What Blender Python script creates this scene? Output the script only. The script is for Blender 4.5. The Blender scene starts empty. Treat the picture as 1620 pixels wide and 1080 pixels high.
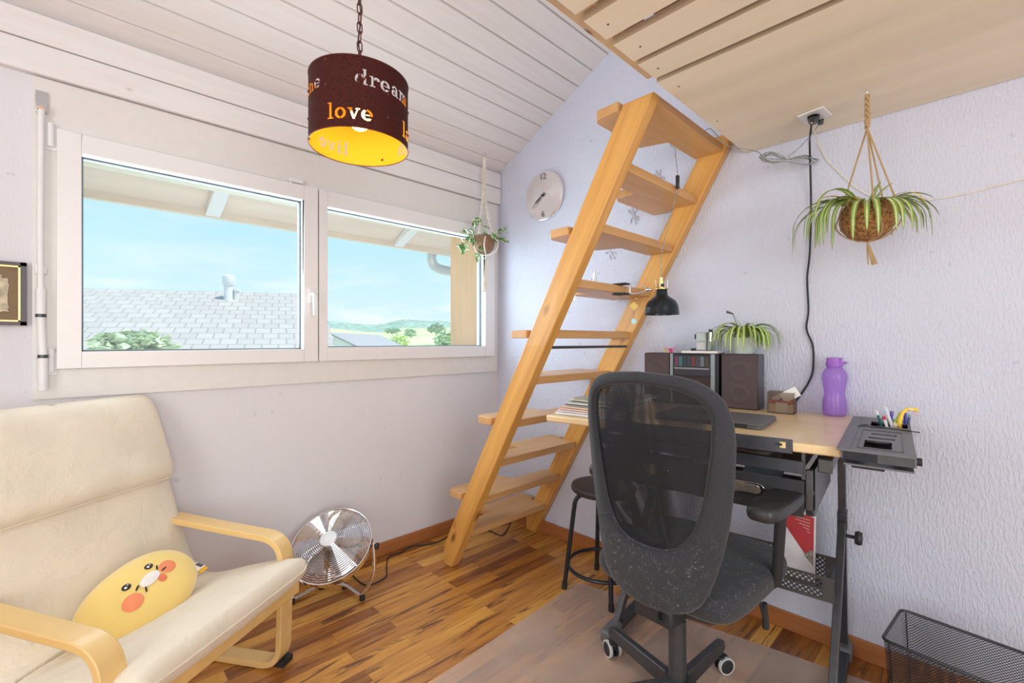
import bpy, bmesh, math, random
from mathutils import Vector, Matrix, noise
import numpy as np
random.seed(7)
S = bpy.context.scene
COL = S.collection
PI = math.pi

# ---------------------------------------------------------------- camera
FPX, AZ, EYE = 725.0, math.radians(45.8), 1.15
CAM = Vector((-2.074, -2.260, EYE))
FW = Vector((math.cos(AZ), math.sin(AZ), 0)); RT = Vector((math.sin(AZ), -math.cos(AZ), 0)); UP = Vector((0, 0, 1))
cd = bpy.data.cameras.new('camera'); cam = bpy.data.objects.new('camera', cd); COL.objects.link(cam)
cd.sensor_width = 36.0; cd.lens = 36.0 * FPX / 1620; cd.clip_start = 0.02; cd.clip_end = 2000
cam.location = CAM; cam.rotation_euler = (PI / 2, 0, AZ - PI / 2)
S.camera = cam
S.view_settings.view_transform = 'Standard'; S.view_settings.look = 'None'
S.view_settings.gamma = 1.0; S.view_settings.use_curve_mapping = False
S.view_settings.exposure = 0.0

def ray(u, v): return FW + RT * ((u - 810) / FPX) + UP * ((540 - v) / FPX)
def dep(u, v, t): return CAM + ray(u, v) * t
def onz(u, v, z): d = ray(u, v); return CAM + d * ((z - EYE) / d.z)
def onx(u, v, x): d = ray(u, v); return CAM + d * ((x - CAM.x) / d.x)
def ony(u, v, y): d = ray(u, v); return CAM + d * ((y - CAM.y) / d.y)

# ---------------------------------------------------------------- node helpers
def mk(name):
    m = bpy.data.materials.new(name); m.use_nodes = True
    nt = m.node_tree; nt.nodes.clear()
    out = nt.nodes.new('ShaderNodeOutputMaterial'); b = nt.nodes.new('ShaderNodeBsdfPrincipled')
    nt.links.new(b.outputs[0], out.inputs[0])
    return m, nt, b, out
def rgba(c): return (c[0], c[1], c[2], 1.0)
def sock(b, **k):
    for n, v in k.items(): b.inputs[n.replace('_', ' ')].default_value = v
def coords(nt, scale=(1, 1, 1), rot=(0, 0, 0), kind='Object', loc=(0, 0, 0)):
    tc = nt.nodes.new('ShaderNodeTexCoord'); mp = nt.nodes.new('ShaderNodeMapping')
    mp.inputs['Location'].default_value = loc
    if any(rot):      # turn first, then stretch: texture X lies along the turned X axis
        mp.vector_type = 'TEXTURE'; mp.inputs['Rotation'].default_value = rot; mp.inputs['Scale'].default_value = tuple(1 / s for s in scale)
    else: mp.inputs['Scale'].default_value = scale
    nt.links.new(tc.outputs[kind], mp.inputs[0]); return mp.outputs[0]
def noisen(nt, vec, scale, detail=3, rough=.5, dist=0.0):
    n = nt.nodes.new('ShaderNodeTexNoise'); n.inputs['Scale'].default_value = scale
    n.inputs['Detail'].default_value = detail; n.inputs['Roughness'].default_value = rough; n.inputs['Distortion'].default_value = dist
    nt.links.new(vec, n.inputs['Vector']); return n.outputs['Fac']
def ramp(nt, fac, stops, interp='LINEAR'):
    r = nt.nodes.new('ShaderNodeValToRGB'); cr = r.color_ramp; cr.interpolation = interp
    while len(cr.elements) < len(stops): cr.elements.new(0.5)
    for e, (p, c) in zip(cr.elements, stops):
        e.position = p; e.color = rgba(c) if not isinstance(c, float) else (c, c, c, 1)
    nt.links.new(fac, r.inputs[0]); return r.outputs[0]
def mixc(nt, fac, a, b, mode='MIX'):
    m = nt.nodes.new('ShaderNodeMix'); m.data_type = 'RGBA'; m.blend_type = mode
    for i, x in ((0, fac), (6, a), (7, b)):
        if isinstance(x, (int, float)): m.inputs[i].default_value = x
        elif isinstance(x, tuple): m.inputs[i].default_value = rgba(x)
        else: nt.links.new(x, m.inputs[i])
    return m.outputs[2]
def math_(nt, op, a, b=0.0, c=None):
    m = nt.nodes.new('ShaderNodeMath'); m.operation = op
    for i, x in enumerate([a, b] + ([c] if c is not None else [])):
        if isinstance(x, (int, float)): m.inputs[i].default_value = x
        else: nt.links.new(x, m.inputs[i])
    return m.outputs[0]
def bump(nt, b, h, strength=.3, dist=.01):
    n = nt.nodes.new('ShaderNodeBump'); n.inputs['Strength'].default_value = strength; n.inputs['Distance'].default_value = dist
    nt.links.new(h, n.inputs['Height']); nt.links.new(n.outputs[0], b.inputs['Normal'])
def plain(name, col, rough=.5, metal=0.0, var=.06, nscale=30, bmp=0.0, bscale=200, spec=.5, coat=0.0, sheen=0.0):
    m, nt, b, o = mk(name)
    v = coords(nt); n = noisen(nt, v, nscale, 4)
    lo = tuple(max(0, c * (1 - var)) for c in col); hi = tuple(min(1, c * (1 + var)) for c in col)
    nt.links.new(ramp(nt, n, [(.3, lo), (.7, hi)]), b.inputs['Base Color'])
    sock(b, Roughness=rough, Metallic=metal); b.inputs['Specular IOR Level'].default_value = spec
    b.inputs['Coat Weight'].default_value = coat; b.inputs['Sheen Weight'].default_value = sheen
    if bmp: bump(nt, b, noisen(nt, v, bscale, 2), bmp, .002)
    return m
def woodm(name, base, dark, rot=(0, 0, 0), rough=.45, grain=1.0, knots=0.0, coat=.1, stretch=(1.2, 22, 22), kscale=5.0, knotcol=(.2, .07, .02)):
    """grain runs along local X after rot"""
    m, nt, b, o = mk(name)
    v = coords(nt, stretch, rot)
    n1 = noisen(nt, v, 1.6 * grain, 5, .6, .6)
    v2 = coords(nt, (.8, 6, 6), rot); n2 = noisen(nt, v2, 1.3, 2, .5, .3)
    c1 = ramp(nt, n1, [(.32, dark), (.5, tuple((x + y) / 2 for x, y in zip(base, dark))), (.72, base)])
    c2 = ramp(nt, n2, [(.3, tuple(c * .82 for c in base)), (.7, tuple(min(1, c * 1.12) for c in base))])
    c = mixc(nt, .38, c1, c2)
    if knots:
        vk = coords(nt, (.55, 1.3, 1.3), rot)
        vo = nt.nodes.new('ShaderNodeTexVoronoi'); vo.inputs['Scale'].default_value = kscale
        nt.links.new(vk, vo.inputs['Vector'])
        w = noisen(nt, coords(nt), 30, 2)
        d = math_(nt, 'ADD', vo.outputs['Distance'], math_(nt, 'MULTIPLY', w, .08))
        k = ramp(nt, d, [(.07, 1.0), (.07 + .08 * knots, 0.0)])
        c = mixc(nt, k, c, knotcol)
    nt.links.new(c, b.inputs['Base Color']); sock(b, Roughness=rough); b.inputs['Coat Weight'].default_value = coat
    bump(nt, b, n1, .08, .002)
    return m
def emitm(name, col, st):
    m, nt, b, o = mk(name); b.inputs['Base Color'].default_value = rgba(col)
    b.inputs['Emission Color'].default_value = rgba(col); b.inputs['Emission Strength'].default_value = st; return m
def see(name, col, rough=.08, alpha=.25, tint=(1, 1, 1)):
    """thin clear sheet: transparent body with a glossy coat"""
    m, nt, b, o = mk(name); b.inputs['Base Color'].default_value = rgba(col); sock(b, Roughness=rough)
    t = nt.nodes.new('ShaderNodeBsdfTransparent'); t.inputs[0].default_value = rgba(tint)
    mx = nt.nodes.new('ShaderNodeMixShader'); mx.inputs[0].default_value = alpha
    nt.links.new(t.outputs[0], mx.inputs[1]); nt.links.new(b.outputs[0], mx.inputs[2]); nt.links.new(mx.outputs[0], o.inputs[0]); return m

# ---------------------------------------------------------------- world, sun, window daylight, added fill lights
W = bpy.data.worlds.new('sky'); S.world = W; W.use_nodes = True
wt = W.node_tree; wt.nodes.clear()
wo = wt.nodes.new('ShaderNodeOutputWorld'); bg = wt.nodes.new('ShaderNodeBackground')
tc = wt.nodes.new('ShaderNodeTexCoord'); sx = wt.nodes.new('ShaderNodeSeparateXYZ'); wt.links.new(tc.outputs['Generated'], sx.inputs[0])
skyc = ramp(wt, sx.outputs['Z'], [(0.0, (.82, .93, .96)), (.07, (.66, .88, .95)), (.3, (.40, .76, .93)), (1.0, (.16, .42, .80))])
mpw = wt.nodes.new('ShaderNodeMapping'); mpw.inputs['Scale'].default_value = (2.2, 2.2, 9.0); wt.links.new(tc.outputs['Generated'], mpw.inputs[0])
cl = noisen(wt, mpw.outputs[0], 2.4, 6, .58)
low = ramp(wt, sx.outputs['Z'], [(.0, 1.0), (.09, .55), (.16, .22), (.6, .1)])
clm = ramp(wt, math_(wt, 'MULTIPLY', ramp(wt, cl, [(.47, 0.0), (.64, 1.0)]), low), [(0.0, 0.0), (1.0, 1.0)])
wt.links.new(mixc(wt, clm, skyc, (.97, .98, 1.0)), bg.inputs[0]); bg.inputs[1].default_value = 1.12
wt.links.new(bg.outputs[0], wo.inputs[0])

def light(name, kind, loc, energy, col, rot=None, aim=None, **k):
    l = bpy.data.lights.new(name, kind); l.energy = energy; l.color = col
    o = bpy.data.objects.new(name, l); COL.objects.link(o); o.location = loc
    if aim is not None: o.rotation_euler = (Vector(aim) - Vector(loc)).to_track_quat('-Z', 'Y').to_euler()
    elif rot: o.rotation_euler = rot
    for a, v in k.items(): setattr(l, a, v)
    return o
light('sun', 'SUN', (0, -5, 10), 4.2, (1.0, .95, .88), aim=(-2.5, -1.2, 0), angle=.02)
# daylight entering through the window in the photo
light('window_daylight', 'AREA', (-1.11, .085, 1.47), 22, (.74, .90, 1.0), aim=(-1.11, -3, 1.2), shape='RECTANGLE', size=1.85, size_y=.70)
# fill lights added in made-up openings of the unseen back and left walls
light('rear_fill', 'AREA', (-2.1, -3.98, 1.45), 44, (1.0, .95, .90), aim=(-1.2, 0, 1.0), shape='RECTANGLE', size=1.7, size_y=1.9)
light('side_fill', 'AREA', (-3.68, -2.0, 1.35), 26, (1.0, .92, .84), aim=(0, -1.4, 1.1), shape='RECTANGLE', size=1.4, size_y=1.7)

# ---------------------------------------------------------------- mesh builder
class MB:
    def __init__(s): s.bm = bmesh.new()
    def bx(s, x0, x1, y0, y1, z0, z1, M=None):
        c = [Vector((x, y, z)) for z in (z0, z1) for y in (y0, y1) for x in (x0, x1)]
        if M is not None: c = [M @ p for p in c]
        v = [s.bm.verts.new(p) for p in c]
        for f in ((0, 2, 3, 1), (4, 5, 7, 6), (0, 1, 5, 4), (2, 6, 7, 3), (0, 4, 6, 2), (1, 3, 7, 5)): s.bm.faces.new([v[i] for i in f])
        return s
    def loft(s, rings, closed=False, cap=True, wrap=True):
        R = [[s.bm.verts.new(p) for p in r] for r in rings]; n = len(R[0])
        pairs = list(zip(R, R[1:])) + ([(R[-1], R[0])] if closed else [])
        for a, b in pairs:
            for i in range(n if wrap else n - 1):
                j = (i + 1) % n
                try: s.bm.faces.new([a[i], a[j], b[j], b[i]])
                except ValueError: pass
        if cap and not closed and wrap:
            try: s.bm.faces.new(list(reversed(R[0]))); s.bm.faces.new(R[-1])
            except ValueError: pass
        return s
    def tube(s, pts, r, seg=8, closed=False):
        pts = [Vector(p) for p in pts]; n = len(pts)
        rr = r if isinstance(r, (list, tuple)) else [r] * n
        T = []
        for i in range(n):
            a = pts[i - 1] if (i > 0 or closed) else pts[i]; b = pts[(i + 1) % n] if (i < n - 1 or closed) else pts[i]
            d = (b - a); T.append(d.normalized() if d.length > 1e-9 else Vector((0, 0, 1)))
        up = Vector((0, 0, 1)) if abs(T[0].z) < .9 else Vector((1, 0, 0))
        N = (up - T[0] * up.dot(T[0])).normalized(); rings = []
        for i in range(n):
            N = (N - T[i] * N.dot(T[i])); N = N.normalized() if N.length > 1e-6 else T[i].orthogonal().normalized()
            B = T[i].cross(N)
            rings.append([pts[i] + (N * math.cos(2 * PI * k / seg) + B * math.sin(2 * PI * k / seg)) * rr[i] for k in range(seg)])
        return s.loft(rings, closed)
    def cyl(s, a, b, r, r2=None, seg=16): return s.tube([a, b], [r, r if r2 is None else r2], seg)
    def lathe(s, prof, seg=32, c=(0, 0, 0), M=None, cap=False):
        c = Vector(c)
        rings = []
        for r, z in prof:
            ring = [Vector((r * math.cos(2 * PI * k / seg), r * math.sin(2 * PI * k / seg), z)) for k in range(seg)]
            rings.append([(M @ p if M is not None else p) + c for p in ring])
        return s.loft(rings, cap=cap)
    def prism(s, poly, h0, h1, ax='z', M=None):
        f = {'z': lambda a, b, h: Vector((a, b, h)), 'x': lambda a, b, h: Vector((h, a, b)), 'y': lambda a, b, h: Vector((a, h, b))}[ax]
        r0 = [f(a, b, h0) for a, b in poly]; r1 = [f(a, b, h1) for a, b in poly]
        if M is not None: r0 = [M @ p for p in r0]; r1 = [M @ p for p in r1]
        return s.loft([r0, r1])
    def sweep(s, pts, side, w, t, off=0.0, closed=False):
        """flat strip of width w along `side` and thickness t, following pts"""
        pts = [Vector(p) for p in pts]; side = Vector(side).normalized(); n = len(pts); rings = []
        for i in range(n):
            a = pts[i - 1] if (i > 0 or closed) else pts[i]; b = pts[(i + 1) % n] if (i < n - 1 or closed) else pts[i]
            T = (b - a).normalized(); Nn = T.cross(side).normalized()
            c = pts[i] + side * off
            rings.append([c - side * w / 2 - Nn * t / 2, c + side * w / 2 - Nn * t / 2, c + side * w / 2 + Nn * t / 2, c - side * w / 2 + Nn * t / 2])
        return s.loft(rings, closed)
    def sphere(s, c, r, seg=12, M=None, sc=(1, 1, 1)):
        rings = []
        for i in range(seg + 1):
            a = -PI / 2 + PI * i / seg; q = max(1e-4, math.cos(a))
            ring = [Vector((q * math.cos(2 * PI * k / (2 * seg)) * r * sc[0], q * math.sin(2 * PI * k / (2 * seg)) * r * sc[1], math.sin(a) * r * sc[2])) for k in range(2 * seg)]
            rings.append([(M @ p if M is not None else p) + Vector(c) for p in ring])
        return s.loft(rings)
def link(name, bm, m, parent=None, inv=None, bevel=0.0, seg=2, sharp=35, smooth=True):
    bmesh.ops.remove_doubles(bm, verts=bm.verts, dist=1e-6)
    bmesh.ops.recalc_face_normals(bm, faces=bm.faces)
    if smooth:
        for f in bm.faces: f.smooth = True
        lim = math.radians(sharp)
        for e in bm.edges:
            if len(e.link_faces) == 2 and e.calc_face_angle(0) > lim: e.smooth = False
    me = bpy.data.meshes.new(name); bm.to_mesh(me); bm.free()
    o = bpy.data.objects.new(name, me); COL.objects.link(o)
    for x in (m if isinstance(m, (list, tuple)) else [m]): me.materials.append(x)
    if bevel:
        b = o.modifiers.new('bevel', 'BEVEL'); b.width = bevel; b.segments = seg; b.limit_method = 'ANGLE'; b.angle_limit = math.radians(40)
        b.harden_normals = False
    if parent is not None:
        o.parent = parent
        if parent.type == 'EMPTY' and parent.get('_w', 0): o.matrix_parent_inverse = parent.matrix_basis.inverted()
    return o
def obj(name, mb, m, parent=None, **k): return link(name, mb.bm, m, parent, **k)
def thing(name, label, cat, loc=(0, 0, 0), rz=0.0, group=None, world=True, kind=None):
    """an Empty at the thing's base; with world=True its parts are written in room coordinates"""
    o = bpy.data.objects.new(name, None); COL.objects.link(o); o.empty_display_size = .05
    o.location = loc; o.rotation_euler = (0, 0, rz)
    o.matrix_basis = Matrix.Translation(Vector(loc)) @ Matrix.Rotation(rz, 4, 'Z')
    if world: o['_w'] = 1
    tag(o, label, cat, group, kind); return o
def tag(o, label=None, cat=None, group=None, kind=None):
    if label: o['label'] = label
    if cat: o['category'] = cat
    if group: o['group'] = group
    if kind: o['kind'] = kind
    return o
def struct(name, mb, m, label=None, **k):
    o = obj(name, mb, m, **k); o['kind'] = 'structure'
    if label: o['label'] = label
    return o
def copy_tree(root, loc, rz=0.0, label=None):
    r = root.copy(); COL.objects.link(r); r.location = loc; r.rotation_euler = (0, 0, rz)
    if label: r['label'] = label
    for ch in list(root.children):
        c = ch.copy(); COL.objects.link(c); c.parent = r
        for g in list(ch.children):
            d = g.copy(); COL.objects.link(d); d.parent = c
    return r
def arc(c, r, a0, a1, n=10, ax=('x', 'z')):
    """points of an arc in the plane of two axes (degrees)"""
    out = []
    for i in range(n + 1):
        a = math.radians(a0 + (a1 - a0) * i / n); p = Vector(c)
        setattr(p, ax[0], getattr(p, ax[0]) + r * math.cos(a)); setattr(p, ax[1], getattr(p, ax[1]) + r * math.sin(a)); out.append(p)
    return out
def smoothpath(pts, n=8):
    """Catmull-Rom through points"""
    P = [Vector(p) for p in pts]; out = []
    for i in range(len(P) - 1):
        a = P[max(i - 1, 0)]; b = P[i]; c = P[i + 1]; d = P[min(i + 2, len(P) - 1)]
        for k in range(n):
            t = k / n
            out.append(.5 * ((2 * b) + (c - a) * t + (2 * a - 5 * b + 4 * c - d) * t * t + (3 * b - a - 3 * c + d) * t ** 3))
    out.append(P[-1]); return out
def fillet(pts, r, n=6):
    """round the inner corners of a polyline"""
    P = [Vector(p) for p in pts]; out = [P[0]]
    rs = r if isinstance(r, (list, tuple)) else [r] * len(P)
    for i in range(1, len(P) - 1):
        a, b, c = P[i - 1], P[i], P[i + 1]; q = rs[i]
        u = (a - b).normalized(); w = (c - b).normalized(); p0 = b + u * q; p1 = b + w * q
        for k in range(n + 1):
            t = k / n; out.append(p0 * (1 - t) ** 2 + b * 2 * t * (1 - t) + p1 * t * t)
    out.append(P[-1]); return out
def textmesh(txt, size, ext, M):
    c = bpy.data.curves.new('t', 'FONT'); c.body = txt; c.size = size; c.extrude = ext; c.align_x = 'CENTER'; c.align_y = 'CENTER'
    o = bpy.data.objects.new('t', c); me = bpy.data.meshes.new_from_object(o)
    bm = bmesh.new(); bm.from_mesh(me); bmesh.ops.transform(bm, matrix=M, verts=bm.verts)
    bpy.data.objects.remove(o); bpy.data.curves.remove(c); bpy.data.meshes.remove(me); return bm
def merge(mb, bm2):
    me = bpy.data.meshes.new('tmp'); bm2.to_mesh(me); bm2.free(); mb.bm.from_mesh(me); bpy.data.meshes.remove(me); return mb

# ---------------------------------------------------------------- materials
def wallmat(name, col, s):
    m, nt, b, o = mk(name)
    v = coords(nt, (1, 1, .35)); n = noisen(nt, v, 125, 2, .55); n2 = noisen(nt, coords(nt), 1.4, 3)
    sc = noisen(nt, coords(nt, (1, 1, 1)), 26, 2)
    c = ramp(nt, n2, [(.3, tuple(x * .96 for x in col)), (.7, tuple(min(1, x * 1.03) for x in col))])
    c = mixc(nt, math_(nt, 'MULTIPLY', ramp(nt, sc, [(.27, 1.0), (.30, 0.0)]), .25), c, (.35, .33, .38))
    nt.links.new(c, b.inputs['Base Color']); sock(b, Roughness=.85); b.inputs['Specular IOR Level'].default_value = .2
    bump(nt, b, ramp(nt, n, [(.42, 0.0), (.62, 1.0)]), s, .003)
    return m
M_wallB = wallmat('lavender_plaster', (.685, .715, .86), .48)
M_wallA = wallmat('pale_lavender_plaster', (.775, .765, .815), .20)
def boardmat():
    m, nt, b, o = mk('whitewashed_boards')
    v = coords(nt, (1.0, 14, 14)); n = noisen(nt, v, 2.2, 4, .6, .5)
    c = ramp(nt, n, [(.25, (.79, .755, .765)), (.6, (.84, .82, .83))])
    vo = nt.nodes.new('ShaderNodeTexVoronoi'); vo.inputs['Scale'].default_value = 3.6
    nt.links.new(coords(nt, (1, 1.6, 1.6)), vo.inputs['Vector'])
    k = ramp(nt, vo.outputs['Distance'], [(.030, .45), (.055, 0.0)])
    nt.links.new(mixc(nt, k, c, (.45, .33, .30)), b.inputs['Base Color']); sock(b, Roughness=.55)
    bump(nt, b, n, .05, .001); return m
M_board = boardmat()
M_casing = plain('white_casing_paint', (.79, .77, .755), .4, var=.02)
M_upvc = plain('white_window_plastic', (.86, .85, .86), .3, var=.01)
M_gasket = plain('grey_gasket', (.12, .15, .17), .5)
M_white = plain('white_plastic', (.86, .86, .88), .35, var=.02)
M_steel = plain('bright_metal', (.75, .74, .73), .25, 1.0)
M_chrome = plain('chrome', (.85, .85, .87), .08, 1.0, var=.01)
M_skirt = woodm('cherry_skirting', (.50, .20, .07), (.34, .11, .03), stretch=(1, 30, 30), rough=.35)
M_skirtB = woodm('cherry_skirting_side', (.50, .20, .07), (.34, .11, .03), rot=(0, 0, PI / 2), stretch=(1, 30, 30), rough=.35)
def floormat():
    m, nt, b, o = mk('walnut_strip_parquet')
    v = coords(nt)
    br = nt.nodes.new('ShaderNodeTexBrick'); br.offset = .37; br.offset_frequency = 2; br.squash = 1.0
    br.inputs['Color1'].default_value = (0, 0, 0, 1); br.inputs['Color2'].default_value = (1, 1, 1, 1); br.inputs['Mortar'].default_value = (.5, .5, .5, 1)
    br.inputs['Scale'].default_value = 1.0; br.inputs['Mortar Size'].default_value = .0006; br.inputs['Mortar Smooth'].default_value = 0
    br.inputs['Brick Width'].default_value = .56; br.inputs['Row Height'].default_value = .068
    nt.links.new(v, br.inputs['Vector'])
    # shift the grain from strip to strip
    sep = nt.nodes.new('ShaderNodeSeparateXYZ'); nt.links.new(v, sep.inputs[0])
    cx = math_(nt, 'MULTIPLY_ADD', br.outputs['Color'], 9.0, math_(nt, 'MULTIPLY', sep.outputs['X'], 2.2))
    cb = nt.nodes.new('ShaderNodeCombineXYZ'); nt.links.new(cx, cb.inputs[0]); nt.links.new(math_(nt, 'MULTIPLY', sep.outputs['Y'], 26.0), cb.inputs[1])
    g = noisen(nt, cb.outputs[0], 1.0, 6, .62, 1.3)
    cb2 = nt.nodes.new('ShaderNodeCombineXYZ'); nt.links.new(math_(nt, 'MULTIPLY_ADD', br.outputs['Color'], 5.0, sep.outputs['X']), cb2.inputs[0]); nt.links.new(math_(nt, 'MULTIPLY', sep.outputs['Y'], 9.0), cb2.inputs[1])
    g2 = noisen(nt, cb2.outputs[0], 1.4, 4, .6, 2.2)
    tone = math_(nt, 'ADD', math_(nt, 'MULTIPLY', br.outputs['Color'], .55), math_(nt, 'MULTIPLY', g2, .5))
    c = ramp(nt, tone, [(.22, (.20, .065, .016)), (.42, (.43, .165, .034)), (.60, (.60, .27, .050)), (.82, (.82, .44, .095))])
    c = mixc(nt, ramp(nt, g, [(.37, .95), (.45, 0.0)]), c, (.15, .055, .02))
    c = mixc(nt, math_(nt, 'MULTIPLY', ramp(nt, g, [(.52, 0.0), (.75, 1.0)]), .35), c, (.74, .42, .13))
    c = mixc(nt, math_(nt, 'MULTIPLY', br.outputs['Fac'], .6), c, (.10, .04, .02))
    nt.links.new(c, b.inputs['Base Color']); sock(b, Roughness=.32); b.inputs['Coat Weight'].default_value = .08; b.inputs['Coat Roughness'].default_value = .2; b.inputs['Specular IOR Level'].default_value = .4
    bump(nt, b, g, .04, .001); return m
M_floor = floormat()
M_glass = see('window_glass', (.8, .9, .95), .02, .05, (.97, .99, 1.0))
M_ply = woodm('birch_plywood', (.90, .80, .64), (.84, .72, .54), rot=(0, 0, PI / 2), stretch=(.9, 5, 5), rough=.5, coat=0.05)
def plyedge(name, ax):
    m, nt, b, o = mk(name)
    sep = nt.nodes.new('ShaderNodeSeparateXYZ'); nt.links.new(coords(nt), sep.inputs[0])
    w = math_(nt, 'SINE', math_(nt, 'MULTIPLY', sep.outputs[ax], 2 * PI / .0045))
    nt.links.new(ramp(nt, w, [(.3, (.42, .31, .21)), (.7, (.60, .47, .33))]), b.inputs['Base Color']); sock(b, Roughness=.6); return m
M_plyedge = plyedge('plywood_edge', 'Z')
M_beech = woodm('birch_veneer', (.80, .52, .21), (.72, .43, .15), rough=.35, stretch=(2, 14, 14))
ANG = math.atan2(1.0, -.565)
M_pine = woodm('pine_stringer', (.84, .46, .12), (.52, .21, .035), rot=(0, math.radians(-60.5), math.radians(-90)), stretch=(.8, 15, 15), knots=1.5, kscale=6.0, rough=.4, coat=.2)
M_pinestep = woodm('pine_tread', (.74, .42, .17), (.56, .28, .09), stretch=(1.3, 16, 16), rough=.42)
M_pinebeam = woodm('pine_beam', (.74, .54, .34), (.62, .42, .24), stretch=(1.3, 18, 18), rough=.5, knots=.6)
M_black = plain('black_lacquer', (.022, .024, .028), .35, bmp=.05)
M_blackmatt = plain('matt_black', (.028, .030, .034), .6)
M_gunmetal = plain('dark_grey_steel', (.085, .088, .095), .38, .55, var=.12)
M_rubber = plain('black_rubber', (.02, .02, .02), .7)

# ---------------------------------------------------------------- the room
XL, YB = -3.6, -3.9       # left and back walls
SL = .48                  # rise of the roof
def zc(y): return 2.269 - SL * y
# floor
struct('floor', MB().bx(XL - .1, .0, YB - .1, 0, -.06, 0), M_floor, 'orange brown strip parquet floor')
# wall B on the right (x = 0)
mb = MB(); mb.prism([(.35, -3.2), (YB - .1, -3.2), (YB - .1, 4.6), (.35, 4.6)], 0, .2, 'x')
struct('wall_right', mb, M_wallB, 'textured lavender plaster wall behind ladder and desk')
# wall A (y = 0) with the window opening
WX0, WX1, WZ0, WZ1 = -2.12, -.065, 1.0, 2.0
mb = MB()
for a in ((XL, WX0, 0, .35, 0, 2.27), (WX1, 0, 0, .35, 0, 2.27), (WX0, WX1, 0, .35, 0, WZ0), (WX0, WX1, 0, .35, WZ1, 2.27)): mb.bx(*a)
mb.bx(XL, 0, 0, .35, -3.2, 0)
struct('wall_window', mb, M_wallA, 'pale lavender plaster wall under and beside the window')
mb = MB(); mb.bx(XL - .15, XL, YB, -2.75, 0, 4.3).bx(XL - .15, XL, -1.25, .35, 0, 4.3).bx(XL - .15, XL, -2.75, -1.25, 0, .5).bx(XL - .15, XL, -2.75, -1.25, 2.2, 4.3)  # opening is made up, added to let the side fill light in
struct('wall_left', mb, M_wallA, 'lavender wall on the left')
mb = MB(); mb.bx(XL, -3.0, YB - .15, YB, 0, 4.4).bx(-1.2, 0, YB - .15, YB, 0, 4.4).bx(-3.0, -1.2, YB - .15, YB, 0, .45).bx(-3.0, -1.2, YB - .15, YB, 2.45, 4.4)  # unseen wall; its opening is added for the rear fill light
struct('wall_back', mb, M_wallA, 'lavender wall behind')
# sloped ceiling of grooved boards, running parallel to the window wall
PER = .1
mb = MB(); prof = []
y = 0.0; edges = [-.006, -.177 + .0, -.28]
ys = [0.02, -.085, -.184, -.280, -.387, -.473, -.569, -.665, -.763, -.863]
while ys[-1] > YB: ys.append(ys[-1] - .0985)
low = []
for i, yy in enumerate(ys):
    low.append((yy, zc(yy)))
    if i < len(ys) - 1 and i > 0:
        low[-1:] = [(yy + .004, zc(yy + .004)), (yy + .004, zc(yy) + .012), (yy - .004, zc(yy) + .012), (yy - .004, zc(yy - .004))]
poly = low + [(low[-1][0], low[-1][1] + .16), (low[0][0], low[0][1] + .16)]
mb = MB(); mb.prism(poly, XL, 0.0, 'x')
struct('ceiling', mb, M_board, 'whitewashed board ceiling sloping up from the window wall', smooth=False)
# two boards boxing the joint above the window
mb = MB(); mb.bx(XL, -.004, -.028, 0, 2.165, 2.262).bx(XL, -.004, -.028, 0, 2.058, 2.161)
struct('trim_1', mb, M_board, 'whitewashed boards over the window', bevel=.004)
mb = MB(); mb.bx(XL, -.058, -.014, 0, 0, .070); struct('baseboard_window', mb, M_skirt, bevel=.003)
mb = MB(); mb.bx(-.014, 0, YB, -.0, 0, .070); struct('baseboard_right', mb, M_skirtB, bevel=.003)
mb = MB(); mb.bx(-.010, 0, -.10, -.002, 2.262, 2.266)

# ---- window
win = thing('window_1', 'white two-part window looking onto roof, hills and sky', 'window', (-1.11, 0, .96), kind='structure')
del win['category']
mb = MB()
for a in ((-2.157, -2.06, .952, 2.053), (-.104, -.022, .952, 2.053)): mb.bx(a[0], a[1], -.012, .07, a[2], a[3])
for a in ((-2.06, -.104, .952, 1.098), (-2.06, -.104, 1.848, 2.053)): mb.bx(a[0], a[1], -.012, .07, a[2], a[3])
mb.bx(-1.235, -1.185, 0, .07, 1.098, 1.848)
obj('casing', mb, M_casing, win)
def sash(x0, x1, z0, z1, gx0, gx1, gz0, gz1):
    mb = MB()
    for a in ((x0, gx0, z0, z1), (gx1, x1, z0, z1), (gx0, gx1, z0, gz0), (gx0, gx1, gz1, z1)): mb.bx(a[0], a[1], -.032, -.0125, a[2], a[3])
    for a in ((x0 + .02, gx0, z0 + .02, z1 - .02), (gx1, x1 - .02, z0 + .02, z1 - .02), (gx0, gx1, z0 + .02, gz0), (gx0, gx1, gz1, z1 - .02)): mb.bx(a[0], a[1], -.0125, .055, a[2], a[3])
    o = obj('sash', mb, M_upvc, win, bevel=.001)
    mb = MB(); q = .005
    for a in ((gx0, gx0 + q, gz0, gz1), (gx1 - q, gx1, gz0, gz1), (gx0, gx1, gz0, gz0 + q), (gx0, gx1, gz1 - q, gz1)): mb.bx(a[0], a[1], .012, .030, a[2], a[3])
    obj('gasket', mb, M_gasket, o)
    obj('glass', MB().bx(gx0, gx1, .018, .022, gz0, gz1), M_glass, o)
    return o
s1 = sash(-2.098, -1.207, 1.055, 1.885, -2.035, -1.272, 1.114, 1.817)
s2 = sash(-1.201, -.065, 1.055, 1.885, -1.161, -.144, 1.121, 1.808)
h = ony(492, 440, -.035)
mb = MB().bx(h.x - .013, h.x + .013, -.042, -.030, 1.33, 1.40)
mb.tube(fillet([(h.x, -.04, 1.372), (h.x, -.075, 1.372), (h.x, -.080, 1.27)], .012), [.009] * 9 if False else .008, 8)
obj('handle', mb, M_white, s1, bevel=.003)
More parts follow.
